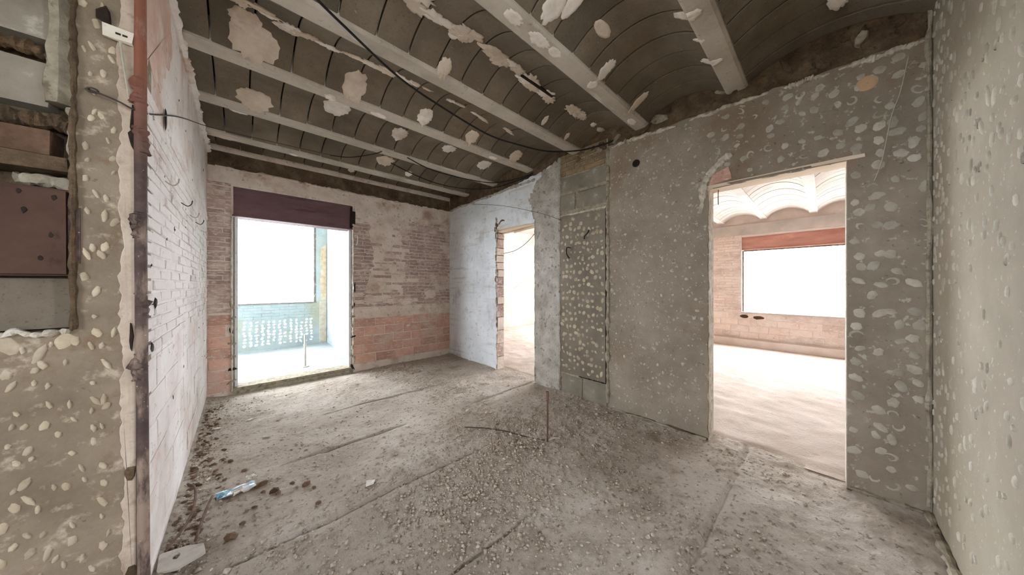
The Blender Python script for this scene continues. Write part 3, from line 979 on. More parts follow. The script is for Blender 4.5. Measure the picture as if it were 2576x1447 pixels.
# balcony door: frame, threshold
DOOR1 = add('door_1', mesh('door_1', *(lambda g: (g.v, g.f))(Geo().box((DB[0], YF - .005, -.02), (DB[1], YF + .215, .075), .004)), m_ridge_d), kind='structure')
for (a, b, y0, y1, mt, nm) in [(DB[0] + .012, DB[0] + .040, YF + .05, YF + .09, m_frame, 'frame_jamb'), (DB[0] + .002, DB[0] + .012, YF + .02, YF + .05, m_dfr, 'frame_jamb'),
                               (DB[1] - .040, DB[1] - .012, YF + .05, YF + .09, m_frame, 'frame_jamb'), (DB[1] - .014, DB[1] - .002, YF + .015, YF + .05, m_dfr, 'frame_jamb')]:
    Geo().box((a, y0, .076), (b, y1, 2.10), .0015).obj(nm, mt, DOOR1)
Geo().box((DB[0] + .001, YF + .10, .076), (DB[0] + .008, YF + .21, 2.10)).obj('reveal', m_pale, DOOR1)
Geo().box((DB[1] - .008, YF + .10, .076), (DB[1] - .001, YF + .21, 2.10)).obj('reveal', m_pale, DOOR1)
Geo().box((DB[0] - .01, YF - .018, -.01), (DB[1] + .005, YF + .012, .045), .006).obj('threshold', m_ridge_d, DOOR1)
for k in range(14):
    v_, f_ = blob(7, .35, 780 + k)
    s_ = DB[0] - .012 if k % 2 else DB[1] + .006
    add('plaster_chip', mesh('plaster_chip', v_, f_, m_ridge_d if k % 3 else m_dark), DOOR1, P_F.mat(s_ + R.uniform(-.01, .008), .08 + k * .075, .004, R.uniform(0, 6), .018, .045, .014))
for s_ in (DB[0] - .012, DB[1] + .006):
    ridge('plaster_ridge', [P_F.p(s_ + .004 * nz(z * 9, s_), z, .006) for z in np.linspace(.04, 2.1, 30)], .012, DOOR1, m_ridge, 120 + int(s_ * 10), smooth=2)

# ---- left wall bricks under whitewash
bricks(W_L, P_L, YS + .05, YF - .004, 1.00, 2.12, .0545, .285, m_brick_w, jn=.010, proud=.005, skip=.04)
bricks(W_L, P_L, YS + .05, YF - .004, .10, .98, .14, .42, m_wash, jn=.007, proud=.003, name='rendered_block')
for k in range(26):
    y, zz = R.uniform(1.9, 4.6), R.uniform(.5, 2.5)
    v_, f_ = blob(6, .35, 800 + k)
    add('pit', mesh('pit', v_, f_, m_dark), W_L, P_L.mat(y, zz, .005, R.uniform(0, 6), R.uniform(.004, .010), R.uniform(.008, .02), .002))
for k, (y, zz, a, b) in enumerate([(2.27, 2.14, .022, .05), (2.03, 1.22, .028, .022), (1.955, 1.03, .03, .025)]):
    v_, f_ = blob(8, .35, 840 + k)
    add('hole', mesh('hole', v_, f_, m_dark), W_L, P_L.mat(y, zz, .006, 0, a, b, .004))
slab('exposed_render', rag([(1.87, 2.2, .05), (2.2, 2.25, .05), (2.5, 2.6, .06), (2.45, 2.88, 0), (1.87, 2.88, 0)], seed=81), P_L, .003, m_terra_r, W_L)
ridge('plaster_ridge', [P_L.p(u, 2.80 + .02 * nz(u * 5, 9), .012) for u in np.linspace(1.9, 4.7, 40)], .024, W_L, m_wash, 130, smooth=2)

# ---- passage wall (left foreground): recess, plaster edge, dabs
slab('plaster_edge', rag([(-.330, .0, 0), (-.300, .0, 0), (-.300, 2.9, .010), (-.345, 2.9, .010)], step=.018, seed=61), P_S, .007, m_edge, W_S)
for k, (u, v, a, b, c) in enumerate([(-.312, .575, .016, .030, 0), (-.306, .16, .018, .05, 0), (-.310, 1.10, .006, .05, 0), (-.301, 1.93, .012, .06, 0), (-.306, 1.865, .012, .045, 0), (-.372, 2.296, .016, .035, 0), (-.300, 1.52, .014, .04, 0)]):
    v_, f_ = blob(9, .3, 860 + k)
    add('hole', mesh('hole', v_, f_, m_dark if k not in (0, 1) else m_rubble), W_S, P_S.mat(u, v, .0095, 0, a, b, .003))
sp = spots(-.62, -.35, .10, 1.11, .040, .062, .005, .0115, .75, asp=1.9, seed=21, cres=.05, jit=.4)
sp += spots(-.60, -.43, 1.02, 1.135, .05, .09, .014, .020, 1, asp=1.8, seed=24, cres=0)
sp += spots(-.425, -.345, 1.11, 2.60, .034, .062, .005, .010, .75, asp=1.9, seed=22, cres=.0, jit=.4)
dabs(W_S, P_S, sp, D_WARM, .001)
# recess contents
PSB = Plane('y', YS + .15, -1)
for k, (u0, u1, v0, v1, d, mt) in enumerate([(-.80, -.452, 1.70, 1.752, .135, m_rubble), (-.80, -.50, 1.765, 1.850, .09, m_clod), 
                                             (-.80, -.50, 2.18, 2.34, .06, m_block), (-.80, -.51, 1.94, 2.10, .06, m_block), (-.80, -.46, 1.145, 1.325, .08, m_vault)]):
    Geo().box(PSB.p(u0, v0, 0), PSB.p(u1, v1, d), .006).obj('brick', mt, W_SB)
ridge('mortar_fill', [PSB.p(u, 1.885 + .012 * irr(u * 30, 3), .06) for u in np.linspace(-.72, -.455, 9)], .036, W_SB, m_rubble, 145, rn=.6)
ridge('mortar_fill', [PSB.p(u, 2.14 + .012 * irr(u * 30, 4), .05) for u in np.linspace(-.72, -.46, 9)], .030, W_SB, m_rubble, 146, rn=.6)
ridge('mortar_fill', [PSB.p(-.485, 1.96, .05), PSB.p(-.48, 2.2, .06), PSB.p(-.485, 2.55, .05)], .045, W_SB, m_ridge_d, 140, rn=.5)
ridge('mortar_fill', [PSB.p(-.57, 1.67, .06), PSB.p(-.50, 1.675, .07), PSB.p(-.45, 1.655, .07)], .028, W_SB, m_ridge_d, 141, rn=.6)
ridge('mortar_fill', [PSB.p(-.455, 1.75, .075), PSB.p(-.452, 1.85, .075), PSB.p(-.458, 1.95, .07)], .020, W_SB, m_ridge_d, 142, rn=.6)
ridge('plaster_ridge', [P_S.p(-.438 + .006 * nz(z * 6, 2), z, .004) for z in np.linspace(1.14, 2.6, 36)], .010, W_S, m_rubble, 143, smooth=2)
ridge('plaster_ridge', [P_S.p(u, 1.135 + .012 * nz(u * 22, 4), .004) for u in np.linspace(-.62, -.445, 14)], .012, W_S, m_ridge, 144, smooth=2)

# ---- near wall (right edge)
sp = spots(1.55, 2.82, 1.50, 2.92, .062, .085, .011, .021, lambda u, v: .78 if v > 1.75 else .4, asp=1.3, seed=31, cres=.05, jit=.42)
sp += spots(1.55, 2.82, .10, 1.50, .07, .09, .010, .018, lambda u, v: .42 if v < 1.0 else .22, asp=1.3, seed=32, cres=.05, jit=.42)
sp += spots(2.60, 2.82, .10, 2.9, .05, .06, .010, .016, .5, asp=1.3, seed=33, cres=.1, jit=.4)
dabs(W_N, P_N, sp, D_COOL, .001)
ridge('plaster_ridge', [(XR - .018, YN + .012 + .006 * nz(z * 5, 7), z) for z in np.linspace(.05, 2.85, 40)], .009, W_N, m_ridge_d, 150, smooth=2)
ridge('plaster_ridge', [(x, YN + .015, .012 + .01 * nz(x * 6, 3)) for x in np.linspace(1.4, 2.82, 24)], .018, W_N, m_ridge_d, 151, smooth=2)
ridge('plaster_ridge', [(XR - .018, y, .012 + .01 * nz(y * 6, 5)) for y in np.linspace(-.40, -.11, 8)], .014, W_R, m_ridge_d, 152, smooth=2)
ridge('plaster_ridge', [(XR - .018, y, .010 + .01 * nz(y * 6, 6)) for y in np.linspace(.67, 1.5, 18)], .012, W_R, m_ridge_d, 153, smooth=2)

# ---- second room: bricks, window
hE = [WE, WE2]
bricks(W_E, P_E, -.60, 2.15, .17, .70, .133, .31, m_brick_p, jn=.010, proud=.006)
bricks(W_E, P_E, 1.215, 2.15, .71, 2.36, .058, .29, m_brick_p, jn=.010, proud=.005)
Geo().box((X2 - .10, -1.6, .0), (X2 - .004, 2.15, .15), .004).obj('skirting_step', m_mortar_p, W_E)
Geo().box((X2 - .03, -1.7, 2.35), (X2 - .002, 2.15, 2.56), .004).obj('lintel_beam', m_vault2, W_E)
for k, (u, v, a, b) in enumerate([(1.16, .625, .075, .036), (.93, .615, .10, .038)]):
    v_, f_ = blob(10, .12, 900 + k)
    add('hole', mesh('hole', v_, f_, m_box), W_E, P_E.mat(u, v, .006, 0, a, b, .006))
v_, f_ = blob(8, .2, 905)
add('hole', mesh('hole', v_, f_, m_dark), W_E, P_E.mat(1.78, 1.82, .006, 0, .04, .05, .006))
WIN1 = add('window_1', mesh('window_1', *(lambda g: (g.v, g.f))(Geo().box((X2 - .02, WE[0], .690), (X2 + .22, WE[1] + .005, .722), .004)), m_vault2), kind='structure')
Geo().box((X2 + .06, WE[1] - .030, .722), (X2 + .10, WE[1] - .002, 2.02)).obj('frame_jamb', m_dfr, WIN1)
Geo().box((X2 + .06, WE[0], 2.00), (X2 + .10, WE[1] - .03, 2.03)).obj('frame_head', m_dfr, WIN1)
bricks(W_B, P_B, 4.6, 7.75, 1.25, 2.40, .12, .30, m_brick_p, jn=.010, proud=.004)
slab('plaster_coat', rag([(4.6, 0, 0), (7.79, 0, 0), (7.79, 1.55, .01), (6.85, 1.55, .01), (6.2, 1.16, .01), (4.6, 1.14, 0)], seed=71), P_B, .014, m_coat2, W_B)

# ---- balcony
add('floor', mesh('floor', [(-4.7, YF + .215, .07), (1.5, YF + .215, .07), (1.5, 7.2, .075), (-4.7, 7.2, .075)], [(0, 1, 2, 3)], m_pale), kind='structure')
WPB = wall('wall_balcony', P_PB, -4.7, 1.42, -.05, 2.75, [(-4.5, 1.145, .925, 2.70)], .15, m_teal)
W_BR = wall('wall_balcony_side', Plane('x', 1.335, -1), YF + .22, 7.2, -.05, 2.75, [], .12, m_pale)
wall('wall_house', Plane('y', YF + .215, 1), -4.7, -.50, -.05, 2.75, [], .2, m_pale)
Geo().box((-4.7, YF + .22, 2.75), (1.46, 7.7, 2.9)).obj('ceiling', m_pale, kind='structure')
dabs(WPB, P_PB, spots(.0, 1.10, .14, .62, .085, .062, .020, .026, .95, seed=41, cres=0, jit=.12), dabset(m_frame), .001)
bricks(WPB, P_PB, -.35, 1.12, .64, .915, .055, .26, m_teal, jn=.008, proud=.004)
slab('tile_strip', rag([(1.20, .10, .0), (1.325, .10, 0), (1.325, .95, .004), (1.20, .95, .0)], seed=75), P_PB, .010, m_dab, WPB)
slab('tile_strip', rag([(1.215, .97, .01), (1.325, .97, 0), (1.325, 2.15, .01), (1.22, 2.08, .012)], seed=76), P_PB, .008, m_dab_warm, WPB)
WIN2 = add('window_2', mesh('window_2', *(lambda g: (g.v, g.f))(Geo().box((-4.5, 7.185, .925), (1.145, 7.30, .945))), m_dfr), kind='structure')
Geo().box((1.10, 7.22, .945), (1.144, 7.26, 2.70)).obj('frame_jamb', m_dfr, WIN2)
Geo().box((.55, 7.23, .945), (.562, 7.245, 2.66)).obj('mullion', m_frame, WIN2)
Geo().box((-4.5, 7.22, 2.66), (1.10, 7.26, 2.699)).obj('frame_head', m_frame, WIN2)


# ================================================================== things
# shutter housing over the balcony door
t = thing('shutter_housing', 'dark purple-brown shutter housing above the balcony doorway', 'shutter box', (DB[0], YF, 2.11))
Geo().box((DB[0] + .002, YF + .012, 2.13), (DB[1] - .002, YF + .036, 2.452), .002).obj('front_board', m_purple, t)
Geo().box((DB[0] - .008, YF - .006, 2.108), (DB[1] - .004, YF + .20, 2.129), .002).obj('bottom_board', m_purple, t)
Geo().box((DB[0] + .002, YF + .036, 2.44), (DB[1] - .002, YF + .20, 2.456)).obj('top_board', m_purple, t)
Geo().box((DB[1] - .03, YF - .012, 2.13), (DB[1] - .004, YF + .011, 2.44), .006).obj('end_cap', m_dark, t)
Geo().box((DB[1] - .01, YF - .014, 2.20), (DB[1] + .028, YF - .002, 2.38), .008).obj('end_cap', m_dark, t)
for k in range(2):
    v_, f_ = blob(7, .4, 920 + k)
    o = add('broken_edge', mesh('broken_edge', v_, f_, m_dark), t, Matrix.Translation(-Vector(t.location)) @ P_F.mat(DB[1] + R.uniform(-.005, .02), 2.16 + k * .06, .0, R.uniform(0, 6), .016, .022, .012))
# shutter housing of the second room
t = thing('shutter_housing', 'terracotta shutter housing over the wide window in the second room', 'shutter box', (X2, WE[1], 2.03))
Geo().box((X2 + .03, WE[0] + .002, 2.032), (X2 + .055, WE[1] - .002, 2.308), .002).obj('front_board', m_terra, t)
Geo().box((X2 + .012, WE[0] + .002, 2.031), (X2 + .20, WE[1] - .002, 2.045)).obj('bottom_board', m_terra, t)

# strap winder and bracket on the right of the balcony door
t = thing('strap_winder', 'small dark strap winder box on the jamb right of the balcony door', 'winder', (1.225, YF - .006, 1.25))
Geo().box((1.210, YF - .030, 1.18), (1.238, YF - .006, 1.33), .002).obj('case', m_dfr, t)
Geo().box((1.217, YF - .0335, 1.20), (1.231, YF - .0305, 1.31)).obj('slot', m_dark, t)
o = Geo().tube([(1.215, YF - .006, 2.02), (1.26, YF - .03, 2.02), (1.262, YF - .03, 1.93), (1.25, YF - .008, 1.88)], .006, 6, 3).obj('wall_bracket', m_frame, None, origin=(1.24, YF - .01, 1.95))
tag(o, 'small white bent bracket beside the upper right of the balcony door', 'bracket')

# junction box in the left recess
t = thing('fuse_box', 'reddish brown wooden fuse box set in the broken recess at left', 'fuse box', (-.56, YS + .06, 1.334))
Geo().box((-.70, YS - .012, 1.337), (-.452, YS + .025, 1.628), .002).obj('lid', m_box, t)
Geo().box((-.71, YS + .026, 1.330), (-.448, YS + .145, 1.640), .003).obj('case', m_box, t)
Geo().box((-.449, YS - .004, 1.375), (-.424, YS + .016, 1.575), .001).obj('hinge_strip', m_pole, t)
for k, (u, v) in enumerate([(-.475, 1.60), (-.53, 1.55), (-.48, 1.47), (-.50, 1.39), (-.54, 1.612)]):
    v_, f_ = blob(7, .3, 930 + k)
    add('screw_hole', mesh('screw_hole', v_, f_, m_dark), t, Matrix.Translation(-Vector(t.location)) @ P_S.mat(u, v, .012, 0, .006, .011, .0015))

# corner pipe
t = thing('corner_pipe', 'tall rusty brown pipe standing at the near corner of the left wall', 'pipe', (XL - .001, YS - .018, 0))
Geo().tube([(-.279, YS - .016, .005), (-.282, YS - .017, .7), (-.286, YS - .017, 1.4), (-.2875, YS - .017, 2.1), (-.2875, YS - .017, 2.79)], .0165, 9, 5, .10, 4).obj('shaft', m_pole, t, True)
for k, (zz, a) in enumerate([(1.53, .022), (1.86, .021), (2.05, .021), (1.22, .020), (.98, .020)]):
    ridge('mortar_lump', [(-.292 + .012 * (k % 2), YS - .016, zz - .05), (-.294 + .014 * (k % 2), YS - .016, zz), (-.290, YS - .016, zz + .05)], a, t, m_pole, 160 + k).data.transform(Matrix.Identity(4))

# switch plate with its cord
t = thing('switch_plate', 'yellowed white rectangular socket plate tilted on the left corner wall', 'socket', (-.338, YS - .012, 2.235))
Geo().box((-.372, YS - .026, 2.218), (-.303, YS - .012, 2.262), .0025).obj('plate', m_plastic, t)
for u in (-.338, -.322):
    Geo().box((u - .006, YS - .0275, 2.236), (u + .006, YS - .0262, 2.243)).obj('slot', m_dark, t)
Geo().tube([(-.334, YS - .018, 2.217), (-.328, YS - .016, 2.15), (-.318, YS - .014, 2.05), (-.314, YS - .013, 2.0)], .0035, 5, 4).obj('cord', m_wirel, t)

# hooks on the left wall
names = ['nearest the pipe and lowest on the sheet of brick', 'second from the pipe', 'third from the pipe', 'fourth from the pipe', 'nearest the balcony door']
names[0] = 'nearest the corner pipe'
for k, y in enumerate((2.27, 2.83, 3.25, 3.62, 4.08)):
    zz = 1.825 + .005 * (k % 2)
    g = Geo().tube([P_L.p(y - .02, zz - .005, .004), P_L.p(y - .005, zz - .02, .03), P_L.p(y + .02, zz, .045), P_L.p(y + .01, zz + .02, .05), P_L.p(y - .01, zz + .012, .052)], .003, 6, 4)
    o = g.obj('wire_hook', m_wirel if k % 2 == 0 else m_wire, None, True, origin=P_L.p(y, zz, .0))
    tag(o, 'bent wire hook on the left brick wall, ' + names[k], 'hook', 'hooks in a row on the left wall')
t = thing('hinge_pin', 'small pale iron pivot low on the left wall by the balcony door', 'hinge', (XL + .01, 4.60, .50))
Geo().tube([(XL + .001, 4.60, .50), (XL + .05, 4.60, .50)], .010, 7, 1).obj('arm', m_mortar, t)
Geo().tube([(XL + .045, 4.60, .485), (XL + .045, 4.60, .535)], .007, 7, 1).obj('pin', m_mortar, t)

# cables and wires
o = Geo().tube([(.10, 1.70, 2.79), (.285, 1.80, 2.785), (.441, 1.88, 2.78), (.81, 2.06, 2.775), (1.166, 2.15, 2.77), (1.75, 2.25, 2.772), (2.10, 2.21, 2.775), (2.48, 2.09, 2.775), (2.72, 1.84, 2.775), (2.80, 1.60, 2.782), (2.838, 1.46, 2.80)], .0075, 7, 6).obj('cable', m_black, None, True, origin=(1.2, 2.1, 2.78))
tag(o, 'thick black cable sagging diagonally under the vaulted ceiling to the right wall', 'cable')
o = Geo().tube([(.743, 3.856, 2.78), (.918, 3.736, 2.77), (1.10, 3.50, 2.785), (1.167, 3.42, 2.81)], .005, 6, 5).obj('cable', m_black, None, True, origin=(.95, 3.7, 2.78))
tag(o, 'short thin dark cable hanging between two ceiling joists above the balcony door', 'cable')
o = Geo().tube([(1.437, 3.36, 2.80), (1.805, 3.424, 2.765), (2.32, 3.37, 2.76), (2.664, 3.223, 2.76), (2.80, 2.86, 2.765), (2.825, 2.63, 2.77)], .006, 6, 5).obj('cable', m_black, None, True, origin=(2.2, 3.3, 2.76))
tag(o, 'thin black cable near the narrow doorway, the higher of two drooping together', 'cable')
o = Geo().tube([(1.342, 3.62, 2.79), (1.647, 3.68, 2.75), (2.058, 3.80, 2.755), (2.487, 3.72, 2.755), (2.765, 3.42, 2.755), (2.822, 2.98, 2.75), (2.825, 2.66, 2.755)], .006, 6, 5).obj('cable', m_black, None, True, origin=(2.2, 3.7, 2.75))
tag(o, 'thin black cable near the narrow doorway, the lower of two drooping together', 'cable')
t = thing('guy_wire', 'rusty twisted wire with an eye loop stretched from left corner to ceiling', 'wire', (-.41, YS - .02, 2.0))
Geo().tube([(-.412, YS - .005, 2.010), (-.395, YS - .03, 2.000), (-.34, YS - .035, 1.985), (-.285, YS + .05, 1.995), (-.262, 2.6, 2.29), (-.20, 3.92, 2.775), (.25, 3.93, 2.79), (.74, 3.86, 2.785)], .0035, 6, 6).obj('strand', m_wire, t, True)
Geo().tube([(-.392 + .012 * math.cos(a), YS - .034, 2.000 + .008 * math.sin(a)) for a in np.linspace(0, 6.3, 9)], .003, 5, 2).obj('eye_loop', m_wire, t, True)
o = Geo().tube([P_R.p(4.00, 2.64, .03), P_R.p(3.2, 2.45, .04), P_R.p(2.5, 2.22, .045), P_R.p(2.15, 2.07, .03)], .0025, 5, 5).obj('wire', m_wire, None, True, origin=P_R.p(3, 2.4, .04))
tag(o, 'fine wire strung across the white wall above the narrow doorway', 'wire')
o = Geo().tube([P_R.p(-.33, 2.62, .026), P_R.p(-.30, 2.42, .024), P_R.p(-.27, 2.30, .024), P_R.p(-.235, 2.05, .024), P_R.p(-.205, 1.93, .022)], .003, 5, 5).obj('cord', m_wirel, None, True, origin=P_R.p(-.27, 2.3, .02))
tag(o, 'pale limp cord hanging down the dotted wall right of the wide doorway', 'cord')
o = Geo().tube([(XR + .05, .60, 2.085), (XR + .05, .602, 2.03), (XR + .048, .60, 1.96)], .003, 5, 3).obj('wire', m_wire, None, True, origin=(XR + .05, .60, 2.0))
tag(o, 'short dark wire dangling from the lintel in the wide doorway', 'wire')
o = Geo().tube([(XR + .10, D1[0] + .04, 2.06), (XR + .10, D1[0] + .25, 1.90), (XR + .10, D1[0] + .50, 1.80), (XR + .12, D1[1] - .02, 1.78)], .004, 5, 5).obj('wire', m_wire, None, True, origin=(XR + .10, 3.0, 1.9))
tag(o, 'thin wire sagging across the top of the narrow doorway', 'wire')

# niche nails, round hole sleeve, cover plate
o = Geo().tube([P_R.p(1.775, 1.905, .03), P_R.p(1.785, 1.87, .045), P_R.p(1.83, 1.835, .04), P_R.p(1.845, 1.815, .014)], .006, 6, 4).obj('iron_hook', m_black, None, True, origin=P_R.p(1.80, 1.86, .015))
tag(o, 'black curved iron hook high on the dotted infill panel', 'hook')
o = Geo().tube([P_R.p(2.02, 1.725, .03), P_R.p(2.06, 1.735, .05), P_R.p(2.065, 1.66, .05), P_R.p(2.05, 1.61, .016)], .006, 6, 2).obj('iron_hook', m_black, None, True, origin=P_R.p(2.05, 1.68, .015))
tag(o, 'black square-bent iron hook at the left edge of the dotted infill panel', 'hook')
t = thing('pipe_sleeve', 'round black pipe sleeve opening high on the dotted wall', 'pipe', P_R.p(1.258, 2.487, .013))
Geo().tube([P_R.p(1.258, 2.487, .0), P_R.p(1.258, 2.487, .020)], .036, 14, 1).obj('rim', m_black, t)
Geo().tube([P_R.p(1.258, 2.487, .015), P_R.p(1.258, 2.487, .0205)], .030, 14, 1).obj('bore', m_dark, t)
t = thing('cover_plate', 'beige oval cover plate on the dotted wall above the wide doorway', 'cover plate', P_R.p(-.177, 2.545, .013))
v_, f_ = blob(18, .03, 960)
add('plate', mesh('plate', v_, f_, m_beige, True), t, Matrix.Translation(-Vector(t.location)) @ P_R.mat(-.177, 2.545, .015, 0, .046, .046, .006))
add('screw', mesh('screw', *blob(8, .05, 961), m_steel), t, Matrix.Translation(-Vector(t.location)) @ P_R.mat(-.177, 2.545, .021, 0, .004, .004, .002))

# pipe stubs
zf = lambda x, y: float(floorh(np.array([x]), np.array([y]))[0])
px, py = 1.86, 1.568
t = thing('pipe_stub', 'rusty upright pipe stub sticking out of the floor in mid-room', 'pipe', (px, py, zf(px, py)))
Geo().tube([(px, py, -.02), (px + .002, py, .20), (px, py, .40)], .0075, 8, 2).obj('shaft', m_rust, t, True)
Geo().tube([(px, py, .330), (px, py, .345), (px, py, .395), (px, py, .412)], .0125, 6, 1).obj('cap', m_rust, t)
Geo().tube([(px, py, .25), (px, py, .262)], .010, 8, 1).obj('collar', m_rust, t)
Geo().tube([(px + .01, py, .006), (px + .05, py - .03, .02), (px + .10, py - .05, .008)], .006, 5, 3).obj('root_clip', m_ridge, t)
o = Geo().tube([(x, y, zf(x, y) + .008) for x, y in [(1.48, 2.22), (1.55, 2.12), (1.62, 2.05), (1.70, 1.90), (1.78, 1.73), (1.85, 1.59)]], .0045, 5, 4).obj('wire', m_wire, None, True, origin=(1.68, 1.95, 0))
tag(o, 'thin dark wire lying on the dusty floor left of the upright pipe stub', 'wire')
t = thing('pipe_stub', 'slim grey pipe with a coupling standing on the balcony threshold', 'pipe', (.70, 5.30, .072))
Geo().tube([(.70, 5.30, .072), (.70, 5.30, .55)], .013, 8, 1).obj('shaft', m_steel, t, True)
Geo().tube([(.70, 5.30, .38), (.70, 5.30, .41)], .020, 8, 1).obj('coupling', m_steel, t)
Geo().tube([(.70, 5.30, .072), (.70, 5.30, .080)], .05, 10, 1).obj('flange', m_steel, t)

# bracket plate with two rods lying at the near left corner
bz = zf(-.2, 2.05) + .022
t = thing('metal_plate', 'pale metal plate with an oval hole lying by the left wall', 'plate', (-.20, 2.08, bz))
g = Geo()
outer = [(-.280, 2.118), (-.19, 2.097), (-.134, 2.062), (-.122, 1.988), (-.21, 1.960), (-.272, 1.990)]
n = 48
oc, orr = (-.220, 2.050), (.012, .022)
vs, fs = [], []
P8 = []
for k in range(n):
    a = 2 * math.pi * k / n
    dx, dy = math.cos(a), math.sin(a)
    best = 9
    for i in range(6):
        (x1, y1), (x2, y2) = outer[i], outer[(i + 1) % 6]
        den = dx * (y2 - y1) - dy * (x2 - x1)
        if abs(den) < 1e-9:
            continue
        tt = ((x1 - oc[0]) * (y2 - y1) - (y1 - oc[1]) * (x2 - x1)) / den
        ss = ((x1 - oc[0]) * dy - (y1 - oc[1]) * dx) / den
        if tt > 0 and 0 <= ss <= 1:
            best = min(best, tt)
    P8.append((oc[0] + dx * best, oc[1] + dy * best))
for zz in (bz, bz + .010):
    for k in range(n):
        a = 2 * math.pi * k / n
        vs.append((*P8[k], zz))
        vs.append((oc[0] + orr[0] * math.cos(a), oc[1] + orr[1] * math.sin(a), zz))
for k in range(n):
    j = (k + 1) % n
    for b in (0, 2 * n):
        fs.append((b + 2 * k, b + 2 * j, b + 2 * j + 1, b + 2 * k + 1))
    fs.append((2 * k, 2 * j, 2 * n + 2 * j, 2 * n + 2 * k))
    fs.append((2 * k + 1, 2 * j + 1, 2 * n + 2 * j + 1, 2 * n + 2 * k + 1))
g.add(vs, fs).obj('sheet', m_steel, t)
Geo().tube([(-.262, 2.12, bz + .01), (-.20, 2.35, bz + .012), (-.205, 2.62, bz + .02), (-.245, 2.70, bz + .03)], .006, 6, 4).obj('rod', m_rust, t, True)
Geo().tube([(-.165, 2.11, bz + .01), (-.15, 2.30, bz + .012), (-.125, 2.48, bz + .014)], .006, 6, 4).obj('rod', m_rust, t, True)
# crumpled wrapper
t = thing('plastic_wrapper', 'crumpled blue and white plastic wrapper among rubble by the left wall', 'wrapper', (-.04, 2.49, zf(-.04, 2.49)))
for nm, (cx, cy, sx, sy, rot, mt, sd) in {'sheet': (-.02, 2.50, .085, .045, .15, m_bag, 1), 'fold': (.01, 2.475, .050, .022, .25, m_paper, 2), 'corner': (-.085, 2.478, .022, .018, 0, m_bag, 3), 'flap': (.045, 2.60, .026, .020, .3, m_paper, 4)}.items():
    vs, fs = [], []
    nn = 7
    for i in range(nn):
        for j in range(nn):
            a, b = (i / (nn - 1) - .5) * 2, (j / (nn - 1) - .5) * 2
            X, Y = a * sx * (1 + .25 * nz(a * 2, b * 2, sd)), b * sy * (1 + .3 * nz(b * 2, a * 2, sd + 9))
            vs.append((cx + X * math.cos(rot) - Y * math.sin(rot), cy + X * math.sin(rot) + Y * math.cos(rot), zf(cx, cy) + .016 + .022 * nz(a * 2.2 + sd, b * 2.2, sd + 3)))
    for i in range(nn - 1):
        for j in range(nn - 1):
            q = i * nn + j
            fs.append((q, q + 1, q + nn + 1, q + nn))
    m_ = len(vs)
    vs += [(x, y, z_ - .003) for x, y, z_ in vs]
    fs += [tuple(i + m_ for i in f) for f in fs]
    Geo().add(vs, fs).obj(nm, mt, t)
# paper scrap
o = slab('paper_scrap', [(.585, 2.005), (.63, 2.0), (.65, 2.03), (.60, 2.045)], type('Z', (), {'p': staticmethod(lambda u, v, n=0: Vector((u, v, zf(.61, 2.02) + .004 + n + .010 * nz(u * 30, v * 30))))}), .012, m_paper, None)
tag(o, 'small white folded paper scrap lying left of centre on the floor', 'paper')


# ---- rubble pieces: every visible stone its own object
def stone(seed, flat=.6):
    r = random.Random(seed)
    bm = bmesh.new()
    bmesh.ops.create_icosphere(bm, subdivisions=1, radius=1)
    for v in bm.verts:
        v.co *= r.uniform(.72, 1.15)
        v.co.z *= flat
    vs = [tuple(v.co) for v in bm.verts]
    fs = [tuple(x.index for x in f.verts) for f in bm.faces]
    bm.free()
    return vs, fs


ST = {k: [mesh(nm, *stone(s * 7 + k, fl), mt) for s in range(5)] for k, (nm, fl, mt) in enumerate([('brick_fragment', .6, m_clod), ('mortar_chip', .4, m_chip), ('pebble', .7, m_pebble), ('earth_clod', .55, m_clod)])}


def stones(kind, pts, name, label, cat, group):
    for i, (x, y, s) in enumerate(pts):
        me = R.choice(ST[kind])
        M = Matrix.Translation((x, y, zf(x, y) + s * .22)) @ Matrix.Rotation(R.uniform(0, 6.28), 4, 'Z') @ Matrix.Diagonal((s * R.uniform(.9, 1.4), s * R.uniform(.6, .9), s * R.uniform(.6, .9), 1))
        o = add(name, me, None, M)
        tag(o, label, cat, group)


ORD = ['nearest', 'second nearest', 'third nearest', 'fourth nearest', 'fifth nearest', 'sixth nearest', 'seventh nearest', 'eighth nearest', 'ninth nearest', 'tenth nearest', 'farthest']


def ranked(kind, pts, ref, name, text, group):
    pts = sorted(pts, key=lambda p: math.hypot(p[0] - ref[0], p[1] - ref[1]))
    for i, p in enumerate(pts):
        o_ = ORD[i] if i < len(pts) - 1 else 'farthest'
        stones(kind, [p], name, text % o_, 'rubble', group)


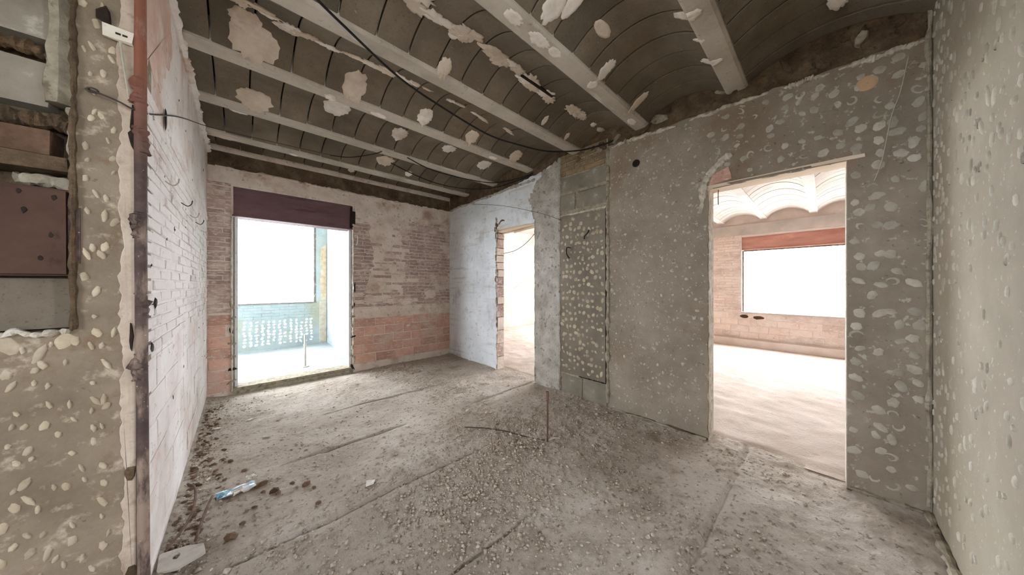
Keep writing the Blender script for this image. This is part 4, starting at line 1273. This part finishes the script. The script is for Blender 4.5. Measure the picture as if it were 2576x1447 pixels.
ranked(0, [(.095, 2.47, .034), (.151, 2.34, .030), (.308, 2.293, .032), (.335, 2.056, .020), (-.04, 2.072, .036), (.005, 2.148, .016), (.243, 2.364, .018), (.167, 2.301, .026), (.342, 2.235, .020), (.056, 2.253, .020), (.10, 2.38, .016)],
       (-.04, 2.49), 'brick_fragment', 'dark reddish-brown brick fragment, %s to the blue and white plastic wrapper', 'brick fragments near the wrapper')
ranked(0, [(-.251, 3.30, .026), (-.213, 3.193, .030), (-.165, 3.081, .026), (-.101, 3.021, .022), (-.057, 2.961, .022), (.016, 2.756, .020), (-.081, 2.707, .018), (-.252, 3.452, .024), (-.22, 3.38, .02), (-.24, 2.95, .022)],
       (.5, 4.7), 'debris_lump', 'dark debris lump at the foot of the left wall, %s to the balcony door', 'debris heaped along the left wall')
for (x, y, s_), text in zip([(1.706, 2.514, .028), (.982, 2.047, .018), (.065, 3.774, .030), (-.161, 3.702, .03), (.156, 3.223, .026), (1.109, 2.59, .02), (2.707, 1.621, .016), (1.54, 1.19, .016), (1.411, 1.55, .020), (-.16, 2.79, .016)],
        ['pale mortar chip by the floor groove before the narrow doorway', 'pale mortar chip in front of the loose wire, towards the camera', 'pale mortar flake on the floor before the balcony threshold',
         'pale mortar flake at the foot of the left wall near the balcony', 'pale mortar flake out in the floor beyond the plastic wrapper', 'pale mortar chip in the middle of the floor far behind the gravel',
         'pale mortar chip at the foot of the dotted infill panel', 'pale mortar chip in front of the upright pipe stub, towards the camera', 'pale mortar chip left of the foot of the upright pipe stub', 'pale mortar chip at the left wall just beyond the plastic wrapper']):
    stones(1, [(x, y, s_)], 'mortar_chip', text, 'rubble', 'larger pale mortar chips')
r2 = random.Random(77)


def scatter(name, kind, pts, mat, label):
    g = Geo()
    for (x, y, s_) in pts:
        me = R.choice(ST[kind])
        M = Matrix.Translation((x, y, zf(x, y) + s_ * .22)) @ Matrix.Rotation(R.uniform(0, 6.28), 4, 'Z') @ Matrix.Diagonal((s_ * R.uniform(.9, 1.5), s_ * R.uniform(.6, .9), s_ * R.uniform(.6, .9), 1))
        g.add([M @ v.co for v in me.vertices], [tuple(p.vertices) for p in me.polygons])
    o = g.obj(name, mat, None, kind='stuff')
    tag(o, label, 'rubble')


scatter('earth_clods', 3, [(XL + .03 + abs(r2.gauss(0, .06)), r2.uniform(2.1, 4.4), r2.uniform(.006, .020)) for _ in range(150)], m_clod, 'dark clods strewn along the foot of the left wall')
pts = []
while len(pts) < 420:
    x, y = r2.uniform(.0, 2.7), r2.uniform(.2, 4.3)
    if .681 * x + .732 * y > 1.0:
        pts.append((x, y, r2.uniform(.003, .010)))
scatter('mortar_crumbs', 1, pts, m_chip, 'tiny pale mortar crumbs scattered over the whole floor')
pts = []
while len(pts) < 500:
    x, y = r2.gauss(1.05, .5), r2.gauss(1.5, .45)
    if .681 * x + .732 * y > 1.0 and XL + .1 < x < XR - .1:
        pts.append((x, y, r2.uniform(.005, .014)))
scatter('pebbles', 2, pts, m_pebble, 'grey-brown pebbles in the gravelly middle of the floor')

# fine grit nobody could count
rng = np.random.default_rng(5)
N = 16000
gx, gy = rng.uniform(XL + .02, XR - .03, N * 4), rng.uniform(.0, YF - .05, N * 4)
dens = np.clip((fbm(gx * 1.1 + 3, gy * 1.1, 5, 3) - .40) * 3.2, .04, 1) * np.where(gy > 3.2, .35, 1.0)
dens = np.maximum(dens, np.exp(-((gx - 1.1) / .6) ** 2 - ((gy - 1.5) / .5) ** 2) * .9)
dens = np.maximum(dens, np.exp(-((gx - XL) / .15) ** 2))
dens = dens * np.where(gx > 2.0, .35, 1.0)
keep = (rng.uniform(0, 1, N * 4) < dens) & (.681 * gx + .732 * gy > .9)
gx, gy = gx[keep][:N], gy[keep][:N]
n_ = len(gx)
rr = rng.gamma(2.2, .0019, n_) + .0015
gz = floorh(gx, gy) + rr * .25
oc = np.array([(1, 0, 0), (0, 1, 0), (-1, 0, 0), (0, -1, 0), (0, 0, .7), (0, 0, -.7)], float)
of = np.array([(0, 1, 4), (1, 2, 4), (2, 3, 4), (3, 0, 4), (1, 0, 5), (2, 1, 5), (3, 2, 5), (0, 3, 5)])
ang = rng.uniform(0, 6.28, n_)
sc = rng.uniform(.6, 1.4, (n_, 6, 1)) * oc[None] * rr[:, None, None]
cx_, sx_ = np.cos(ang)[:, None], np.sin(ang)[:, None]
VX = sc[:, :, 0] * cx_ - sc[:, :, 1] * sx_ + gx[:, None]
VY = sc[:, :, 0] * sx_ + sc[:, :, 1] * cx_ + gy[:, None]
VZ = sc[:, :, 2] + gz[:, None]
V = np.stack([VX, VY, VZ], 2).reshape(-1, 3)
F = (of[None] + (np.arange(n_) * 6)[:, None, None]).reshape(-1, 3)
me = bpy.data.meshes.new('grit')
me.vertices.add(len(V))
me.vertices.foreach_set('co', V.ravel())
me.loops.add(F.size)
me.loops.foreach_set('vertex_index', F.ravel())
me.polygons.add(len(F))
me.polygons.foreach_set('loop_start', np.arange(0, F.size, 3))
me.update(calc_edges=True)
me.validate()
me.materials.append(m_pebble)
o = add('grit', me, None, kind='stuff')
tag(o, 'fine gravel and plaster grit scattered over the dusty floor', 'grit')
